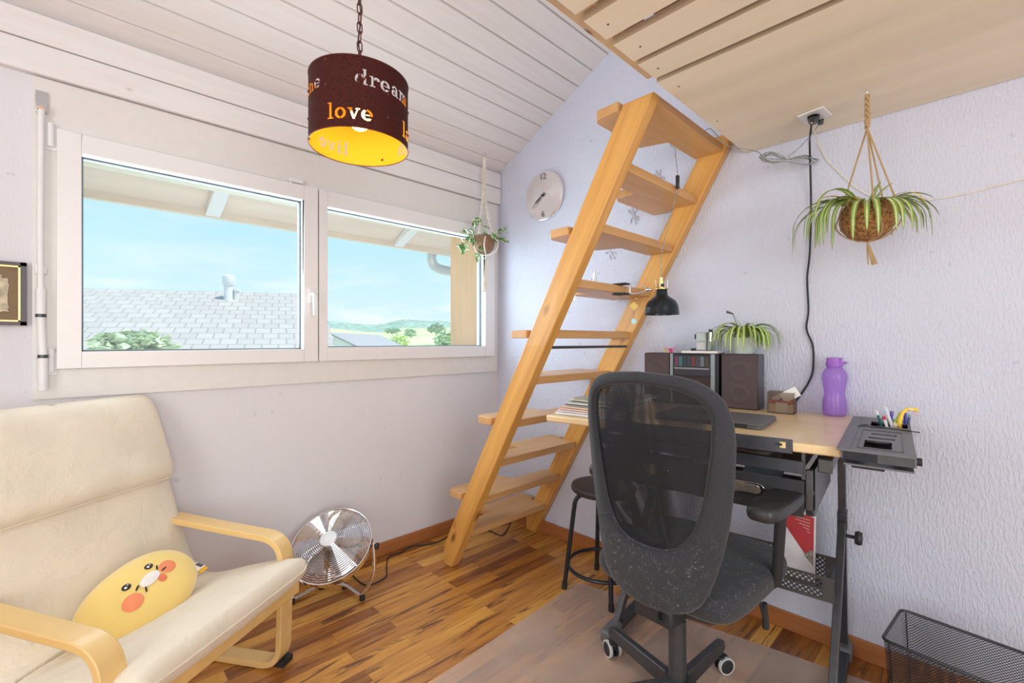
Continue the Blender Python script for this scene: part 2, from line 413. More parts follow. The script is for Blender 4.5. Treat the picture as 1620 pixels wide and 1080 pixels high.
for zz in (1.86, 1.085):
    mb = MB().cyl((-2.112, -.022, zz - .04), (-2.112, -.022, zz + .04), .010).bx(-2.125, -2.098, -.018, -.012, zz - .05, zz + .03)
    obj('hinge', mb, M_white, win)
k = ony(466, 287, -.014)
mb = MB().bx(k.x - .03, k.x + .035, -.034, -.012, k.z - .010, k.z + .012).bx(k.x - .025, k.x - .015, -.036, -.020, k.z - .028, k.z - .008)
tag(obj('sensor_clip', mb, M_white, None, bevel=.005), 'small white plastic clip on the casing above the window split', 'clip')
# crank rod for the shutter, left of the window
r = thing('shutter_crank', 'white shutter crank rod hanging down the left window casing', 'crank rod', (-2.135, -.03, .98))
obj('bracket', MB().bx(-2.150, -2.118, -.020, -.012, 1.93, 2.005).cyl((-2.135, -.020, 1.945), (-2.135, -.040, 1.935), .012), M_steel, r, bevel=.002)
obj('rod', MB().tube([(-2.135, -.034, 1.935), (-2.137, -.036, 1.5), (-2.136, -.036, 1.33)], .0085, 12), M_white, r)
obj('grip', MB().cyl((-2.136, -.036, 1.33), (-2.136, -.036, 1.23), .0125).cyl((-2.136, -.036, 1.23), (-2.131, -.040, 1.10), .0105).cyl((-2.131, -.040, 1.10), (-2.131, -.037, .985), .0125), M_white, r)
obj('joint', MB().cyl((-2.136, -.036, 1.243), (-2.136, -.036, 1.232), .0135), M_gunmetal, r)
obj('joint', MB().cyl((-2.131, -.040, 1.105), (-2.131, -.040, 1.094), .0135), M_gunmetal, r)
obj('clip', MB().bx(-2.150, -2.122, -.032, -.012, 1.38, 1.41), M_white, r, bevel=.003)

# picture at the far left edge
r = thing('picture_frame', 'dark framed map-like print hanging left of the window', 'picture', (-2.32, 0, 1.2))
mb = MB(); x0, x1, z0, z1 = -2.47, -2.170, 1.204, 1.414
for a in ((x0, x0 + .014, z0, z1), (x1 - .014, x1, z0, z1), (x0, x1, z0, z0 + .012), (x0, x1, z1 - .012, z1)): mb.bx(a[0], a[1], -.020, -.001, a[2], a[3])
obj('frame', mb, plain('dark_plum_frame', (.045, .015, .02), .3), r)
mb = MB()
for a in ((x0 + .014, x0 + .019, z0 + .012, z1 - .012), (x1 - .019, x1 - .014, z0 + .012, z1 - .012), (x0 + .014, x1 - .014, z0 + .012, z0 + .017), (x0 + .014, x1 - .014, z1 - .017, z1 - .012)): mb.bx(a[0], a[1], -.017, -.001, a[2], a[3])
obj('gilt_lip', mb, plain('gilt', (.75, .52, .22), .3, .6), r)
obj('mount', MB().bx(x0 + .019, x1 - .019, -.008, -.001, z0 + .017, z1 - .017), plain('brown_mount', (.24, .17, .10), .8), r)
random.seed(3); pts = []
for i in range(44):
    a = 2 * PI * i / 44; q = 1 + random.uniform(-.07, .07)
    cx_, cz_ = -2.305, 1.305; sx_ = .095; sz_ = .066
    ca, sa = math.cos(a), math.sin(a); e = .35
    pts.append((cx_ + sx_ * q * math.copysign(abs(ca) ** e, ca), cz_ + sz_ * q * math.copysign(abs(sa) ** e, sa)))
obj('parchment', MB().prism(pts, -.010, -.0082, 'y'), plain('parchment', (.56, .50, .37), .8, var=.3, nscale=45), r)

# ---- outside: reveal, eave, gutter, neighbour, hills
M_reveal = woodm('outer_timber', (.86, .56, .34), (.78, .46, .26), rot=(0, PI / 2, 0), rough=.6)
M_cream = plain('cream_board', (.88, .84, .74), .6)
M_soffit = woodm('pale_soffit', (.92, .74, .60), (.86, .66, .52), rough=.6)
struct('trim_2', MB().bx(-.10, -.064, .072, .40, 1.0, 2.0).bx(-2.12, -2.08, .072, .40, 1.0, 2.0), M_reveal, 'orange timber lining of the outer window reveal')
struct('trim_3', MB().bx(-2.08, -.10, .072, .40, 1.895, 1.94), M_cream, 'cream lining board over the outer reveal')
struct('trim_4', MB().bx(-2.20, .1, .072, .42, .98, 1.085), M_upvc, 'outer window sill')
# eave: soffit boards, rafters, fascia
mb = MB(); Y1 = .80
mb.prism([(.352, zc(.352)), (Y1, zc(Y1)), (Y1, zc(Y1) + .03), (.352, zc(.352) + .03)], -5.5, 2.2, 'x')
mb.prism([(.0, zc(.0) + .19), (Y1, zc(Y1) + .19), (Y1, zc(Y1) + .16), (.0, zc(.0) + .16)], -5.5, 2.2, 'x')
struct('trim_5', mb, M_soffit, 'pale timber soffit of the eaves outside')
mb = MB(); zf = ony(515, 373.5, .80).z; mb.bx(-5.5, 2.2, .785, .82, zf, zf + .22)
struct('trim_6', mb, M_soffit, 'pale timber fascia of the eaves outside')
mb = MB()
for u, v in ((342, 300), (640, 362)):
    p = ony(u, v, .7); mb.prism([(.352, zc(.352) - .005), (.784, zc(.784) - .005), (.784, zc(.784) - .035), (.352, zc(.352) - .075)], p.x - .035, p.x + .035, 'x')
struct('trim_7', mb, M_upvc, 'white rafter ends under the eaves')
# gutter pipe
g0 = ony(683, 398, .864); g1 = ony(690, 424, .864)
pg = [(g0.x, .864, g0.z + .10), (g0.x, .864, g1.z + .01), (g0.x + .12, .850, g1.z - .015), (g0.x + .45, .70, g1.z - .03), (g0.x + .85, .42, g1.z - .05)]
tag(obj('gutter_pipe', MB().tube(fillet(pg, .07), .038, 16), plain('zinc', (.62, .62, .60), .35, .6)), 'grey zinc gutter pipe bending below the eaves outside right pane', 'gutter pipe')

def tilemat():
    m, nt, b, o = mk('pale_roof_tiles')
    br = nt.nodes.new('ShaderNodeTexBrick'); br.inputs['Scale'].default_value = 1.0
    br.inputs['Color1'].default_value = (.50, .45, .41, 1); br.inputs['Color2'].default_value = (.56, .51, .46, 1); br.inputs['Mortar'].default_value = (.36, .32, .29, 1)
    br.inputs['Brick Width'].default_value = .24; br.inputs['Row Height'].default_value = .26; br.inputs['Mortar Size'].default_value = .012
    br.offset = .5
    nt.links.new(coords(nt, kind='UV'), br.inputs['Vector'])
    nt.links.new(br.outputs['Color'], b.inputs['Base Color']); sock(b, Roughness=.7); return m
M_tile = tilemat()
M_render = plain('white_render', (.88, .88, .86), .8)
rR = dep(507, 468, 10.2); eR = dep(531, 556, 7.4); rL = dep(100, 458, 9.0)
al = (rL - rR); al.z = 0; al.normalize(); LEN = 11.0
nh = thing('neighbor_house', 'neighbouring house with large pale tiled roof beyond the left pane', 'house', (rR + al * LEN / 2 + Vector((0, 0, -5))))
bm = bmesh.new(); uvl = bm.loops.layers.uv.new('UVMap')
dn = eR - rR; L2 = dn.length
q = [rR, rR + al * LEN, eR + al * LEN, eR]
vs = [bm.verts.new(p) for p in q]; f = bm.faces.new(vs)
for l, uv in zip(f.loops, ((0, 0), (LEN, 0), (LEN, L2), (0, L2))): l[uvl].uv = uv
back = Vector((-dn.x, -dn.y, dn.z)); q2 = [rR, rR + al * LEN, rR + al * LEN + back, rR + back]
vs2 = [bm.verts.new(p) for p in q2]; f = bm.faces.new(vs2)
for l, uv in zip(f.loops, ((0, 0), (LEN, 0), (LEN, L2), (0, L2))): l[uvl].uv = uv
rf = link('roof', bm, M_tile, nh, smooth=False)
so = rf.modifiers.new('thick', 'SOLIDIFY'); so.thickness = .08; so.offset = 0
hw = Vector((dn.x, dn.y, 0)) * .9
mb = MB(); a0 = rR + al * .25; a1 = rR + al * (LEN - .25); zb = -3.0
for A_ in (a0, a1):
    pass
ring = lambda P: [Vector((P.x + hw.x, P.y + hw.y, zb)), Vector((P.x + hw.x, P.y + hw.y, P.z + dn.z * .9 - .06)), P + Vector((0, 0, -.06)), Vector((P.x - hw.x, P.y - hw.y, P.z + dn.z * .9 - .06)), Vector((P.x - hw.x, P.y - hw.y, zb))]
mb.loft([ring(a0), ring(a1)]); obj('wall', mb, M_render, nh, smooth=False)
tt = .12
def onroof(u, v):
    n = dn.cross(al).normalized(); d = ray(u, v); return CAM + d * ((rR - CAM).dot(n) / d.dot(n))
p = onroof(362, 476)
mb = MB().cyl(p + Vector((0, 0, -.1)), p + Vector((0, 0, .30)), .085).lathe([(.09, .30), (.12, .36), (.11, .50), (.07, .52), (.001, .53)], 16, c=p)
obj('vent_pipe', mb, plain('pale_vent', (.80, .80, .78), .5), nh)
p = onroof(374, 476)
mb = MB().cyl(p + Vector((0, 0, -.1)), p + Vector((0, 0, .20)), .05).cyl(p + Vector((0, 0, .20)), p + Vector((0, 0, .24)), .07)
obj('small_vent', mb, plain('pale_vent_small', (.72, .73, .70), .5), nh)
# second house, lower right of that roof
p = dep(527, 530, 16.0); d2 = (dep(600, 530, 16.0) - p).normalized(); hh = thing('gabled_house', 'low white gabled house below the hills in the right pane', 'house', (p.x, p.y, -3))
bk = Vector((d2.y, -d2.x, 0)) * -6; w_ = 1.7
def gr(P): return [P + Vector((0, 0, -4)), P + Vector((0, 0, -.1)) - d2 * .0, P + Vector((0, 0, 0.0)), P + d2 * w_ * .5 + Vector((0, 0, -.44)), P + d2 * w_ * .5 + Vector((0, 0, -4))]
mb = MB().loft([gr(p), gr(p + bk)]); obj('wall', mb, M_render, hh, smooth=False)
mb = MB(); e0 = p - d2 * .1 + Vector((0, 0, .10)); e1 = p + d2 * .95 + Vector((0, 0, -.40)); 
fwd_ = -bk.normalized() * .15
mb.loft([[e0 + fwd_, e1 + fwd_, e1 + fwd_ + Vector((0, 0, -.07)), e0 + fwd_ + Vector((0, 0, -.07))], [e0 + bk, e1 + bk, e1 + bk + Vector((0, 0, -.07)), e0 + bk + Vector((0, 0, -.07))]])
obj('roof', mb, plain('grey_roof', (.42, .40, .40), .7), hh, smooth=False)

# ground, field and hills
M_field = plain('meadow', (.66, .74, .36), .9, var=.18, nscale=.03)
M_wood = plain('forest', (.34, .46, .36), .95, var=.3, nscale=.15)
def hill(name, d, us, vs_, dn_, vbot, m, label, bumps=0.0, nn=160):
    top, mid, bot = [], [], []
    for i in range(nn + 1):
        u = us[0] + (us[-1] - us[0]) * i / nn
        j = max(k for k in range(len(us) - 1) if us[k] <= u); t = (u - us[j]) / (us[j + 1] - us[j]); t = t * t * (3 - 2 * t)
        v = vs_[j] * (1 - t) + vs_[j + 1] * t - abs(noise.noise(Vector((u * .35, 0, 0)))) * bumps
        top.append(dep(u, v, d)); mid.append(dep(u, (v + vbot) / 2, (d + dn_) / 2)); bot.append(dep(u, vbot, dn_))
    bk_ = [p + FW * d * .3 - UP * (d * .12) for p in top]
    mb = MB().loft([bk_, top, mid, bot], wrap=False)
    o = obj(name, mb, m); o['kind'] = 'structure'; o['label'] = label; return o
hill('forest_ridge', 420, [380, 480, 530, 590, 640, 690, 740, 860], [512, 511, 509, 514, 506, 508, 512, 506], 300, 545, M_wood, 'hazy forested ridge on the skyline', 2.2)
hill('meadow_hill', 260, [380, 510, 600, 640, 700, 740, 860], [520, 519, 526, 519, 518, 522, 522], 70, 572, M_field, 'pale green meadow hillside')
mb = MB().bx(-60, 90, 5, 260, -3.3, -3.0); o = obj('lawn', mb, M_field); o['kind'] = 'structure'; o['label'] = 'meadow ground outside'
def tree(u, v, d, w, h, label, col, seed, n=420):
    random.seed(seed); c = dep(u, v, d); W_ = w * d / FPX; H_ = h * d / FPX
    r = thing('leafy_tree', label, 'tree', (c.x, c.y, c.z - H_), group='trees beyond the window')
    bm = bmesh.new(); s_ = W_ * .09
    for _ in range(n):
        a = random.uniform(0, 2 * PI); b_ = math.acos(random.uniform(-1, 1)); q = random.uniform(.55, 1) * (1 + .25 * noise.noise(Vector((math.cos(a) * 2, math.sin(a) * 2, b_ * 2 + seed))))
        p = c + Vector((math.sin(b_) * math.cos(a) * W_ / 2 * q, math.sin(b_) * math.sin(a) * W_ / 2 * q, math.cos(b_) * H_ / 2 * q))
        R = Matrix.Rotation(random.uniform(0, 6), 3, 'Z') @ Matrix.Rotation(random.uniform(0, 3), 3, 'X')
        vs_ = [bm.verts.new(p + R @ Vector(k_) * s_) for k_ in ((-1, 0, 0), (0, -.6, .2), (1, 0, 0), (0, .6, .2))]
        bm.faces.new(vs_)
    link('foliage', bm, plain('foliage', col, .8, var=.25, nscale=5), r, smooth=False)
    obj('trunk', MB().cyl((c.x, c.y, -3.05 if d < 100 else c.z - H_ * .62), c, W_ * .02), plain('bark', (.2, .15, .1), .9), r)
tree(632, 542, 55, 30, 26, 'rounded bright green tree low in the middle of the right pane', (.66, .78, .34), 1)
tree(596, 546, 50, 16, 14, 'small bright green shrub at the bottom of the right pane', (.50, .68, .22), 2, 160)
tree(649, 527, 120, 22, 14, 'small dark green tree on the meadow, top of the field', (.42, .54, .40), 3, 200)
tree(620, 523, 150, 26, 8, 'low dark green thicket standing on the meadow ridge', (.42, .54, .40), 4, 200)
tree(712, 540, 45, 50, 34, 'broad pale green tree at the right end of the pane', (.52, .64, .42), 5, 500)
tree(690, 520, 160, 30, 16, 'hazy green grove on the hillside before the forest', (.46, .56, .42), 6, 260)
tree(210, 545, 5.2, 110, 40, 'leafy shrub reaching up before the tiled roof, left pane', (.60, .70, .46), 8, 520)

# ================================================================ loft platform, top right
loft = thing('loft_platform', 'birch plywood and slat underside of loft bed over the desk', 'loft platform', (-.38, -1.55, 1.95))
mb = MB().bx(-.765, -.003, YB + .01, -1.556, 1.95, 1.972)
obj('plywood_panel', mb, [M_ply, M_plyedge], loft, smooth=False)
for f in loft.children[0].data.polygons:
    if abs(f.normal.z) < .5: f.material_index = 1
slats = [(-.889, -.789), (-1.015, -.911), (-1.147, -1.047), (-1.285, -1.180), (-1.42, -1.317)]
for a, b in slats:
    o = obj('slat', MB().bx(a, b, YB + .01, -1.563, 1.95, 1.971), [M_ply, M_plyedge], loft, smooth=False)
    for f in o.data.polygons:
        if abs(f.normal.z) < .5: f.material_index = 1
obj('front_rail', MB().bx(-1.46, -.765, -1.600, -1.524, 1.972, 2.05), M_pinebeam, loft, bevel=.003)
obj('front_rail', MB().bx(-.735, -.003, -1.600, -1.570, 1.99, 2.06), M_pinebeam, loft, bevel=.003)
for y in (-2.0, -2.75, -3.4):
    obj('cross_beam', MB().bx(-1.46, -.003, y - .35 if y == -2.0 else y - .05, y - .26 if y == -2.0 else y + .04, 1.973, 2.07), M_pinebeam, loft, bevel=.003)
obj('bed_base', MB().bx(-1.46, -.003, YB + .01, -1.61, 2.075, 2.10), M_pinebeam, loft)
for u, v in ((962, 39), (1013, 74), (1041, 108.5), (1074, 137), (1135, 192)):
    mb = MB(); p = onz(u, v, 1.949); mb.cyl(p, p + Vector((0, 0, .002)), .003, seg=8)
    obj('screw', mb, M_gunmetal, loft)

# ================================================================ ladder
lad = thing('loft_ladder', 'steep pine ladder with alternating paddle treads up to loft', 'ladder', (-.34, -.37, 0))
def yl(z): return -.372 - .565 * z
for x0, x1, ch in ((-.67, -.62, .055), (-.05, -.002, .055)):
    poly = [(yl(0), 0), (yl(0) + .068, 0), (yl(.10) + .117, .10), (yl(1.985) + .117, 1.985), (yl(1.985), 1.985)]
    if x0 > -.1: poly = [(yl(0), 0), (yl(0) + .068, 0), (yl(.08) + .117, .08), (yl(2.04) + .117, 2.04), (yl(2.04), 2.04)]
    obj('stringer', MB().prism(poly, x0, x1, 'x'), M_pine, lad, bevel=.004)
for i in range(10):
    z0 = .162 + .2005 * i; t = .034; yf = yl(z0) + .004; ym = yf + .124; yb = yf + .232
    a, b = -.6195, -.0505
    if i % 2: poly = [(a, yf), (b, yf), (b, ym), (-.30, ym), (-.335, yb), (-.645, yb), (-.672, yb - .02), (-.675, ym - .004), (a, ym - .004)]
    else: poly = [(a, yf), (b, yf), (b, ym), (-.012, ym), (-.012, yb), (-.33, yb), (-.368, yb - .02), (-.372, ym), (a, ym)]
    obj('tread', MB().prism(poly, z0, z0 + t, 'z'), M_pinestep, lad, bevel=.003)
a = onx(873, 549.5, -.62); b = onx(975, 546.7, -.05)
obj('rod', MB().cyl((-.62, a.y, 1.125), (-.05, a.y, 1.125), .006), M_gunmetal, lad)

# ================================================================ pendant lamp
LC = Vector((-1.4425, -.9545, 0)); LR = .1415; LZ0, LZ1 = 1.730, 1.925
lamp = thing('pendant_lamp', 'rust brown drum pendant lamp with cut-out words on a chain', 'pendant lamp', (LC.x, LC.y, LZ0))
# stencil letters, x-height 1, built as masks
def bar(x, y, x0, x1, y0, y1): return (x >= x0) & (x <= x1) & (y >= y0) & (y <= y1)
def seg(x, y, ax, ay, bx_, by, w):
    dx, dy = bx_ - ax, by - ay; t = np.clip(((x - ax) * dx + (y - ay) * dy) / (dx * dx + dy * dy), 0, 1)
    return np.hypot(x - ax - t * dx, y - ay - t * dy) < w / 2
def ringm(x, y, cx, cy, ro, wi, sq=1.0):
    r = np.hypot((x - cx) / sq, y - cy); th = wi * (.72 + .34 * np.abs((x - cx) / (np.hypot(x - cx, y - cy) + 1e-6)))
    return (r <= ro) & (r >= ro - th)
def glyph(ch, x, y):
    T = .22; s_ = .10
    if ch == 'l': return bar(x, y, .22, .44, 0, 1.5) | bar(x, y, .04, .62, 0, s_) | bar(x, y, .06, .3, 1.4, 1.5), .68
    if ch == 'i': return bar(x, y, .22, .44, 0, 1.0) | bar(x, y, .04, .62, 0, s_) | bar(x, y, .06, .3, .9, 1.0) | (np.hypot(x - .33, y - 1.32) < .13), .68
    if ch == 'o': return ringm(x, y, .52, .5, .52, .24) & ~bar(x, y, .49, .55, -1, 2), 1.1
    if ch == 'e': return (ringm(x, y, .52, .5, .52, .24) & ~bar(x, y, .62, 1.2, .22, .44) & ~bar(x, y, .40, .46, -1, 2)) | bar(x, y, .3, .98, .45, .54) & ~bar(x, y, .40, .46, -1, 2), 1.1
    if ch == 'v': return (seg(x, y, .2, .98, .55, .06, .2) | seg(x, y, .92, .98, .57, .06, .11) | bar(x, y, 0, .45, .9, 1.0) | bar(x, y, .7, 1.1, .9, 1.0)) & (y >= 0) & (y <= 1.0), 1.12
    if ch == 'd': return (ringm(x, y, .5, .5, .5, .24) & (x < .74)) | bar(x, y, .80, 1.02, 0, 1.5) | bar(x, y, .66, .9, 1.4, 1.5) | bar(x, y, .9, 1.2, 0, s_), 1.22
    if ch == 'r': return bar(x, y, .2, .42, 0, 1.0) | bar(x, y, .03, .6, 0, s_) | bar(x, y, .05, .3, .9, 1) | (ringm(x, y, .72, .62, .38, .24) & (y > .68) & (x > .46)) | (np.hypot(x - .86, y - .78) < .13), 1.02
    if ch == 'a': return (ringm(x, y, .42, .30, .32, .2) & (x < .60) & ~bar(x, y, .40, .45, -1, 1)) | bar(x, y, .66, .86, .06, .75) | bar(x, y, .74, 1.0, 0, s_) | (ringm(x, y, .50, .66, .36, .18) & (y > .70) & ~bar(x, y, .46, .5, .9, 1.1)), 1.04
    if ch in 'nhu':
        k = 1.5 if ch == 'h' else 1.0
        if ch == 'u': return bar(x, y, .18, .38, .3, 1.0) | bar(x, y, .03, .3, .9, 1) | (ringm(x, y, .52, .35, .35, .2) & (y < .3)) | bar(x, y, .74, .94, 0, 1) | bar(x, y, .6, .8, .9, 1) | bar(x, y, .9, 1.12, 0, s_), 1.16
        return bar(x, y, .18, .38, 0, k) | bar(x, y, .03, .3, k - s_, k) | bar(x, y, .03, .52, 0, s_) | (ringm(x, y, .60, .62, .36, .2) & (y > .66) & (x > .42)) | bar(x, y, .76, .96, 0, .66) | bar(x, y, .64, 1.12, 0, s_), 1.16
    if ch == 'm': return bar(x, y, .18, .38, 0, 1) | bar(x, y, .03, .3, .9, 1) | bar(x, y, .03, .5, 0, s_) | (ringm(x, y, .58, .64, .34, .2) & (y > .68) & (x > .42)) | bar(x, y, .72, .92, 0, .68) | bar(x, y, .62, 1.0, 0, s_) | (ringm(x, y, 1.10, .64, .34, .2) & (y > .68) & (x > .96)) | bar(x, y, 1.24, 1.44, 0, .68) | bar(x, y, 1.14, 1.6, 0, s_), 1.66
    if ch == 'g': return (ringm(x, y, .48, .62, .40, .2) & ~bar(x, y, .46, .5, -1, 2)) | (ringm(x, y, .48, -.12, .40, .18) & ~bar(x, y, .46, .5, -1, 2)) | bar(x, y, .8, 1.05, .88, 1.0), 1.08
NA = 960; NZ = 400
phi0 = math.atan2(CAM.y - LC.y, CAM.x - LC.x)          # towards the camera
ang = (np.arange(NA) + .5) / NA * 360.0 - 180.0         # degrees to the viewer's right of the front
zz = (np.arange(NZ) + .5) / NZ * (LZ1 - LZ0)
AX, ZZ = np.meshgrid(ang, zz, indexing='ij')
hole = np.zeros((NA, NZ), bool); XH = .0275
def word(w, a0, z0, k=1.0):
    x = a0
    for ch in w:
        d = (AX - x + 180) % 360 - 180
        lx = np.radians(d) * LR / (XH * k); ly = (ZZ - z0) / (XH * k)
        g, wd = glyph(ch, lx, ly); hole[...] |= (g & (lx > -.05) & (lx < wd + .05)); x += math.degrees((wd + .10) * XH * k / LR)
    return x
word('dream', -5, 1.848 - LZ0, 1.02); word('love', -36, 1.752 - LZ0, 1.06); word('laugh', 57, 1.752 - LZ0, 1.1)
word('live', -166, 1.757 - LZ0, 1.0); word('imagine', -128, 1.846 - LZ0, .92)
bm = bmesh.new(); dz = (LZ1 - LZ0) / NZ
def cp(i, r):  # viewer's right = decreasing world angle? front is phi0, right is +RT
    a = phi0 + math.radians(i / NA * 360.0 - 180.0); return Vector((LC.x + r * math.cos(a), LC.y + r * math.sin(a), 0))
cache = {}
def V(i, k):
    i %= NA
    if (i, k) not in cache: p = cp(i, LR); p.z = LZ0 + k * dz; cache[(i, k)] = bm.verts.new(p)
    return cache[(i, k)]
for i in range(NA):
    runs = []; k = 0
    while k < NZ:
        if hole[i, k]: k += 1; continue
        s0 = k
        while k < NZ and not hole[i, k]: k += 1
        runs.append((s0, k))
    for s0, e0 in runs: bm.faces.new([V(i, s0), V(i + 1, s0), V(i + 1, e0), V(i, e0)])
def rustmat():
    m, nt, b, o = mk('rusty_steel')
    n = noisen(nt, coords(nt), 240, 3)
    outc = ramp(nt, n, [(.35, (.030, .006, .005)), (.7, (.085, .013, .008))])
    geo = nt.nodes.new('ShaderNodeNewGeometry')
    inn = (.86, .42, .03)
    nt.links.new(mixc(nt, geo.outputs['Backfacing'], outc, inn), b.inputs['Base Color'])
    sock(b, Roughness=.65); b.inputs['Specular IOR Level'].default_value = .18; return m
for f in bm.faces: f.smooth = True
me = bpy.data.meshes.new('shade'); bm.to_mesh(me); bm.free(); shade = bpy.data.objects.new('shade', me); COL.objects.link(shade); me.materials.append(rustmat())
shade.parent = lamp; shade.matrix_parent_inverse = lamp.matrix_basis.inverted()
M_rust = plain('rust_trim', (.10, .025, .015), .5, .3)
mb = MB()
for z in (LZ0, LZ1):
    mb = MB(); mb.tube([Vector((LC.x + (LR + .0004) * math.cos(2 * PI * k / 96), LC.y + (LR + .0004) * math.sin(2 * PI * k / 96), z)) for k in range(96)], .0016, 6, closed=True)
    obj('rim', mb, M_rust, lamp)
def lampdir(deg): a = phi0 + math.radians(deg); return Vector((math.cos(a), math.sin(a), 0))
for deg, zs in ((-38, (1.915, 1.846)), (32, (1.842, 1.777)), (-93, (1.88, 1.80, 1.742)), (92, (1.86, 1.79)), (150, (1.86, 1.75))):
    for z in zs:
        d = lampdir(deg); p = LC + d * LR + Vector((0, 0, z)); obj('rivet', MB().sphere(p, .0042, 6), M_rust, lamp)
mb = MB()
for k in range(3):
    d = lampdir(120 * k + 20); mb.cyl(LC + Vector((0, 0, LZ1 - .004)), LC + d * LR + Vector((0, 0, LZ1 - .004)), .0025, seg=6)
mb.cyl(LC + Vector((0, 0, LZ1 - .012)), LC + Vector((0, 0, LZ1 + .012)), .009)
obj('spider_bracket', mb, M_rust, lamp)
obj('lamp_socket', MB().cyl(LC + Vector((0, 0, LZ1 - .09)), LC + Vector((0, 0, LZ1 - .012)), .018), M_rust, lamp)
bulb = obj('bulb', MB().sphere(LC + Vector((0, 0, 1.815)), .032, 12), emitm('warm_bulb', (1.0, .66, .22), 9), lamp)
mb = MB(); z = LZ1 + .012; k = 0; zt = zc(LC.y)
while z < zt - .01:
    A_ = (1, 0) if k % 2 else (0, 1); pts = []
    for j in range(16):
        a = 2 * PI * j / 16; w = .0075 * math.cos(a); h = .012 * math.sin(a) + (.005 if math.sin(a) > 0 else -.005)
        pts.append(LC + Vector((w * A_[0], w * A_[1], z + .012 + h)))
    mb.tube(pts, .0021, 6, closed=True); z += .0285; k += 1
obj('chain', mb, M_rust, lamp)
obj('flex', MB().tube(smoothpath([LC + Vector((.004 * math.sin(i * 1.7), .004 * math.cos(i * 1.7), LZ1 + .01 + (zt - LZ1 - .02) * i / 20)) for i in range(21)], 4), .0024, 6), M_blackmatt, lamp)
obj('ceiling_rose', MB().cyl(LC + Vector((0, 0, zt - .035)), LC + Vector((0, 0, zt + .01)), .045), M_rust, lamp)
light('pendant_bulb_light', 'POINT', LC + Vector((0, 0, 1.78)), 1.4, (1.0, .62, .22), shadow_soft_size=.033)

# ================================================================ wall clock
CC = Vector((0, -.417, 2.026)); r = thing('wall_clock', 'round brushed steel wall clock beside the ladder', 'clock', (0, -.417, 1.88))
RX = Matrix.Rotation(-PI / 2, 4, 'Y')
def brushed():
    m, nt, b, o = mk('brushed_steel'); sock(b, Metallic=1.0, Roughness=.26); b.inputs['Base Color'].default_value = (.96, .95, .96, 1)
    b.inputs['Anisotropic'].default_value = .85
    sep = nt.nodes.new('ShaderNodeSeparateXYZ'); nt.links.new(coords(nt, loc=(0, .417, -2.026)), sep.inputs[0])
    cb = nt.nodes.new('ShaderNodeCombineXYZ'); nt.links.new(math_(nt, 'MULTIPLY', sep.outputs['Z'], -1.0), cb.inputs[1]); nt.links.new(sep.outputs['Y'], cb.inputs[2])
    nt.links.new(cb.outputs[0], b.inputs['Tangent']); return m
obj('face', MB().lathe([(.001, .024), (.143, .022), (.147, .018), (.147, .004), (.001, .004)], 64, c=CC, M=RX.to_3x3()), brushed(), r, sharp=25)
mb = MB()
FM = Matrix.Rotation(-PI / 2, 4, 'Z') @ Matrix.Rotation(PI / 2, 4, 'X')    # text plane facing -x
def onface(dy, dz, off=.0255): return Matrix.Translation(CC + Vector((-off, dy, dz))) @ FM
M_num = plain('grey_numerals', (.33, .32, .33), .4, .6)
for tx, dz_ in (('12', .112), ('6', -.112)):
    mb = MB(); merge(mb, textmesh(tx, .052, .001, onface(0, dz_))); obj('numeral', mb, M_num, r)
random.seed(11); mb = MB()
for (cy, cz, n_) in ((-.075, .035, 5), (.03, .02, 5), (-.085, .0, 4), (.085, -.01, 3), (-.06, -.03, 3)):
    mb = MB()
    for _ in range(n_):
        y_, z_ = cy + random.uniform(-.03, .03), cz + random.uniform(-.03, .03); a = random.uniform(0, PI); L = random.uniform(.008, .02)
        pts = [CC + Vector((-.0245, y_ + math.cos(a) * L * (t - .5) * 2 + .004 * math.sin(t * 7), z_ + math.sin(a) * L * (t - .5) * 2 + .004 * math.cos(t * 6))) for t in (0, .25, .5, .75, 1)]
        mb.tube(smoothpath(pts, 3), .0006, 5)
    obj('engraved_writing', mb, plain('bright_etching', (.95, .92, .92), .4), r)
def hand(ang_, L, w): # degrees clockwise from 12
    a = math.radians(ang_); d = Vector((0, -math.sin(a), math.cos(a))); s_ = Vector((0, d.z, -d.y)) * w
    o0 = CC + Vector((-.030, 0, 0)); mb = MB()
    q = [o0 - d * .02 - s_, o0 - d * .02 + s_, o0 + d * L + s_ * .4, o0 + d * L - s_ * .4]
    mb.loft([q, [p + Vector((-.0015, 0, 0)) for p in q]]); return mb
obj('minute_hand', hand(233, .105, .003), M_black, r); obj('hour_hand', hand(240, .07, .004), M_black, r)
obj('pin', MB().cyl(CC + Vector((-.024, 0, 0)), CC + Vector((-.036, 0, 0)), .005), M_black, r)

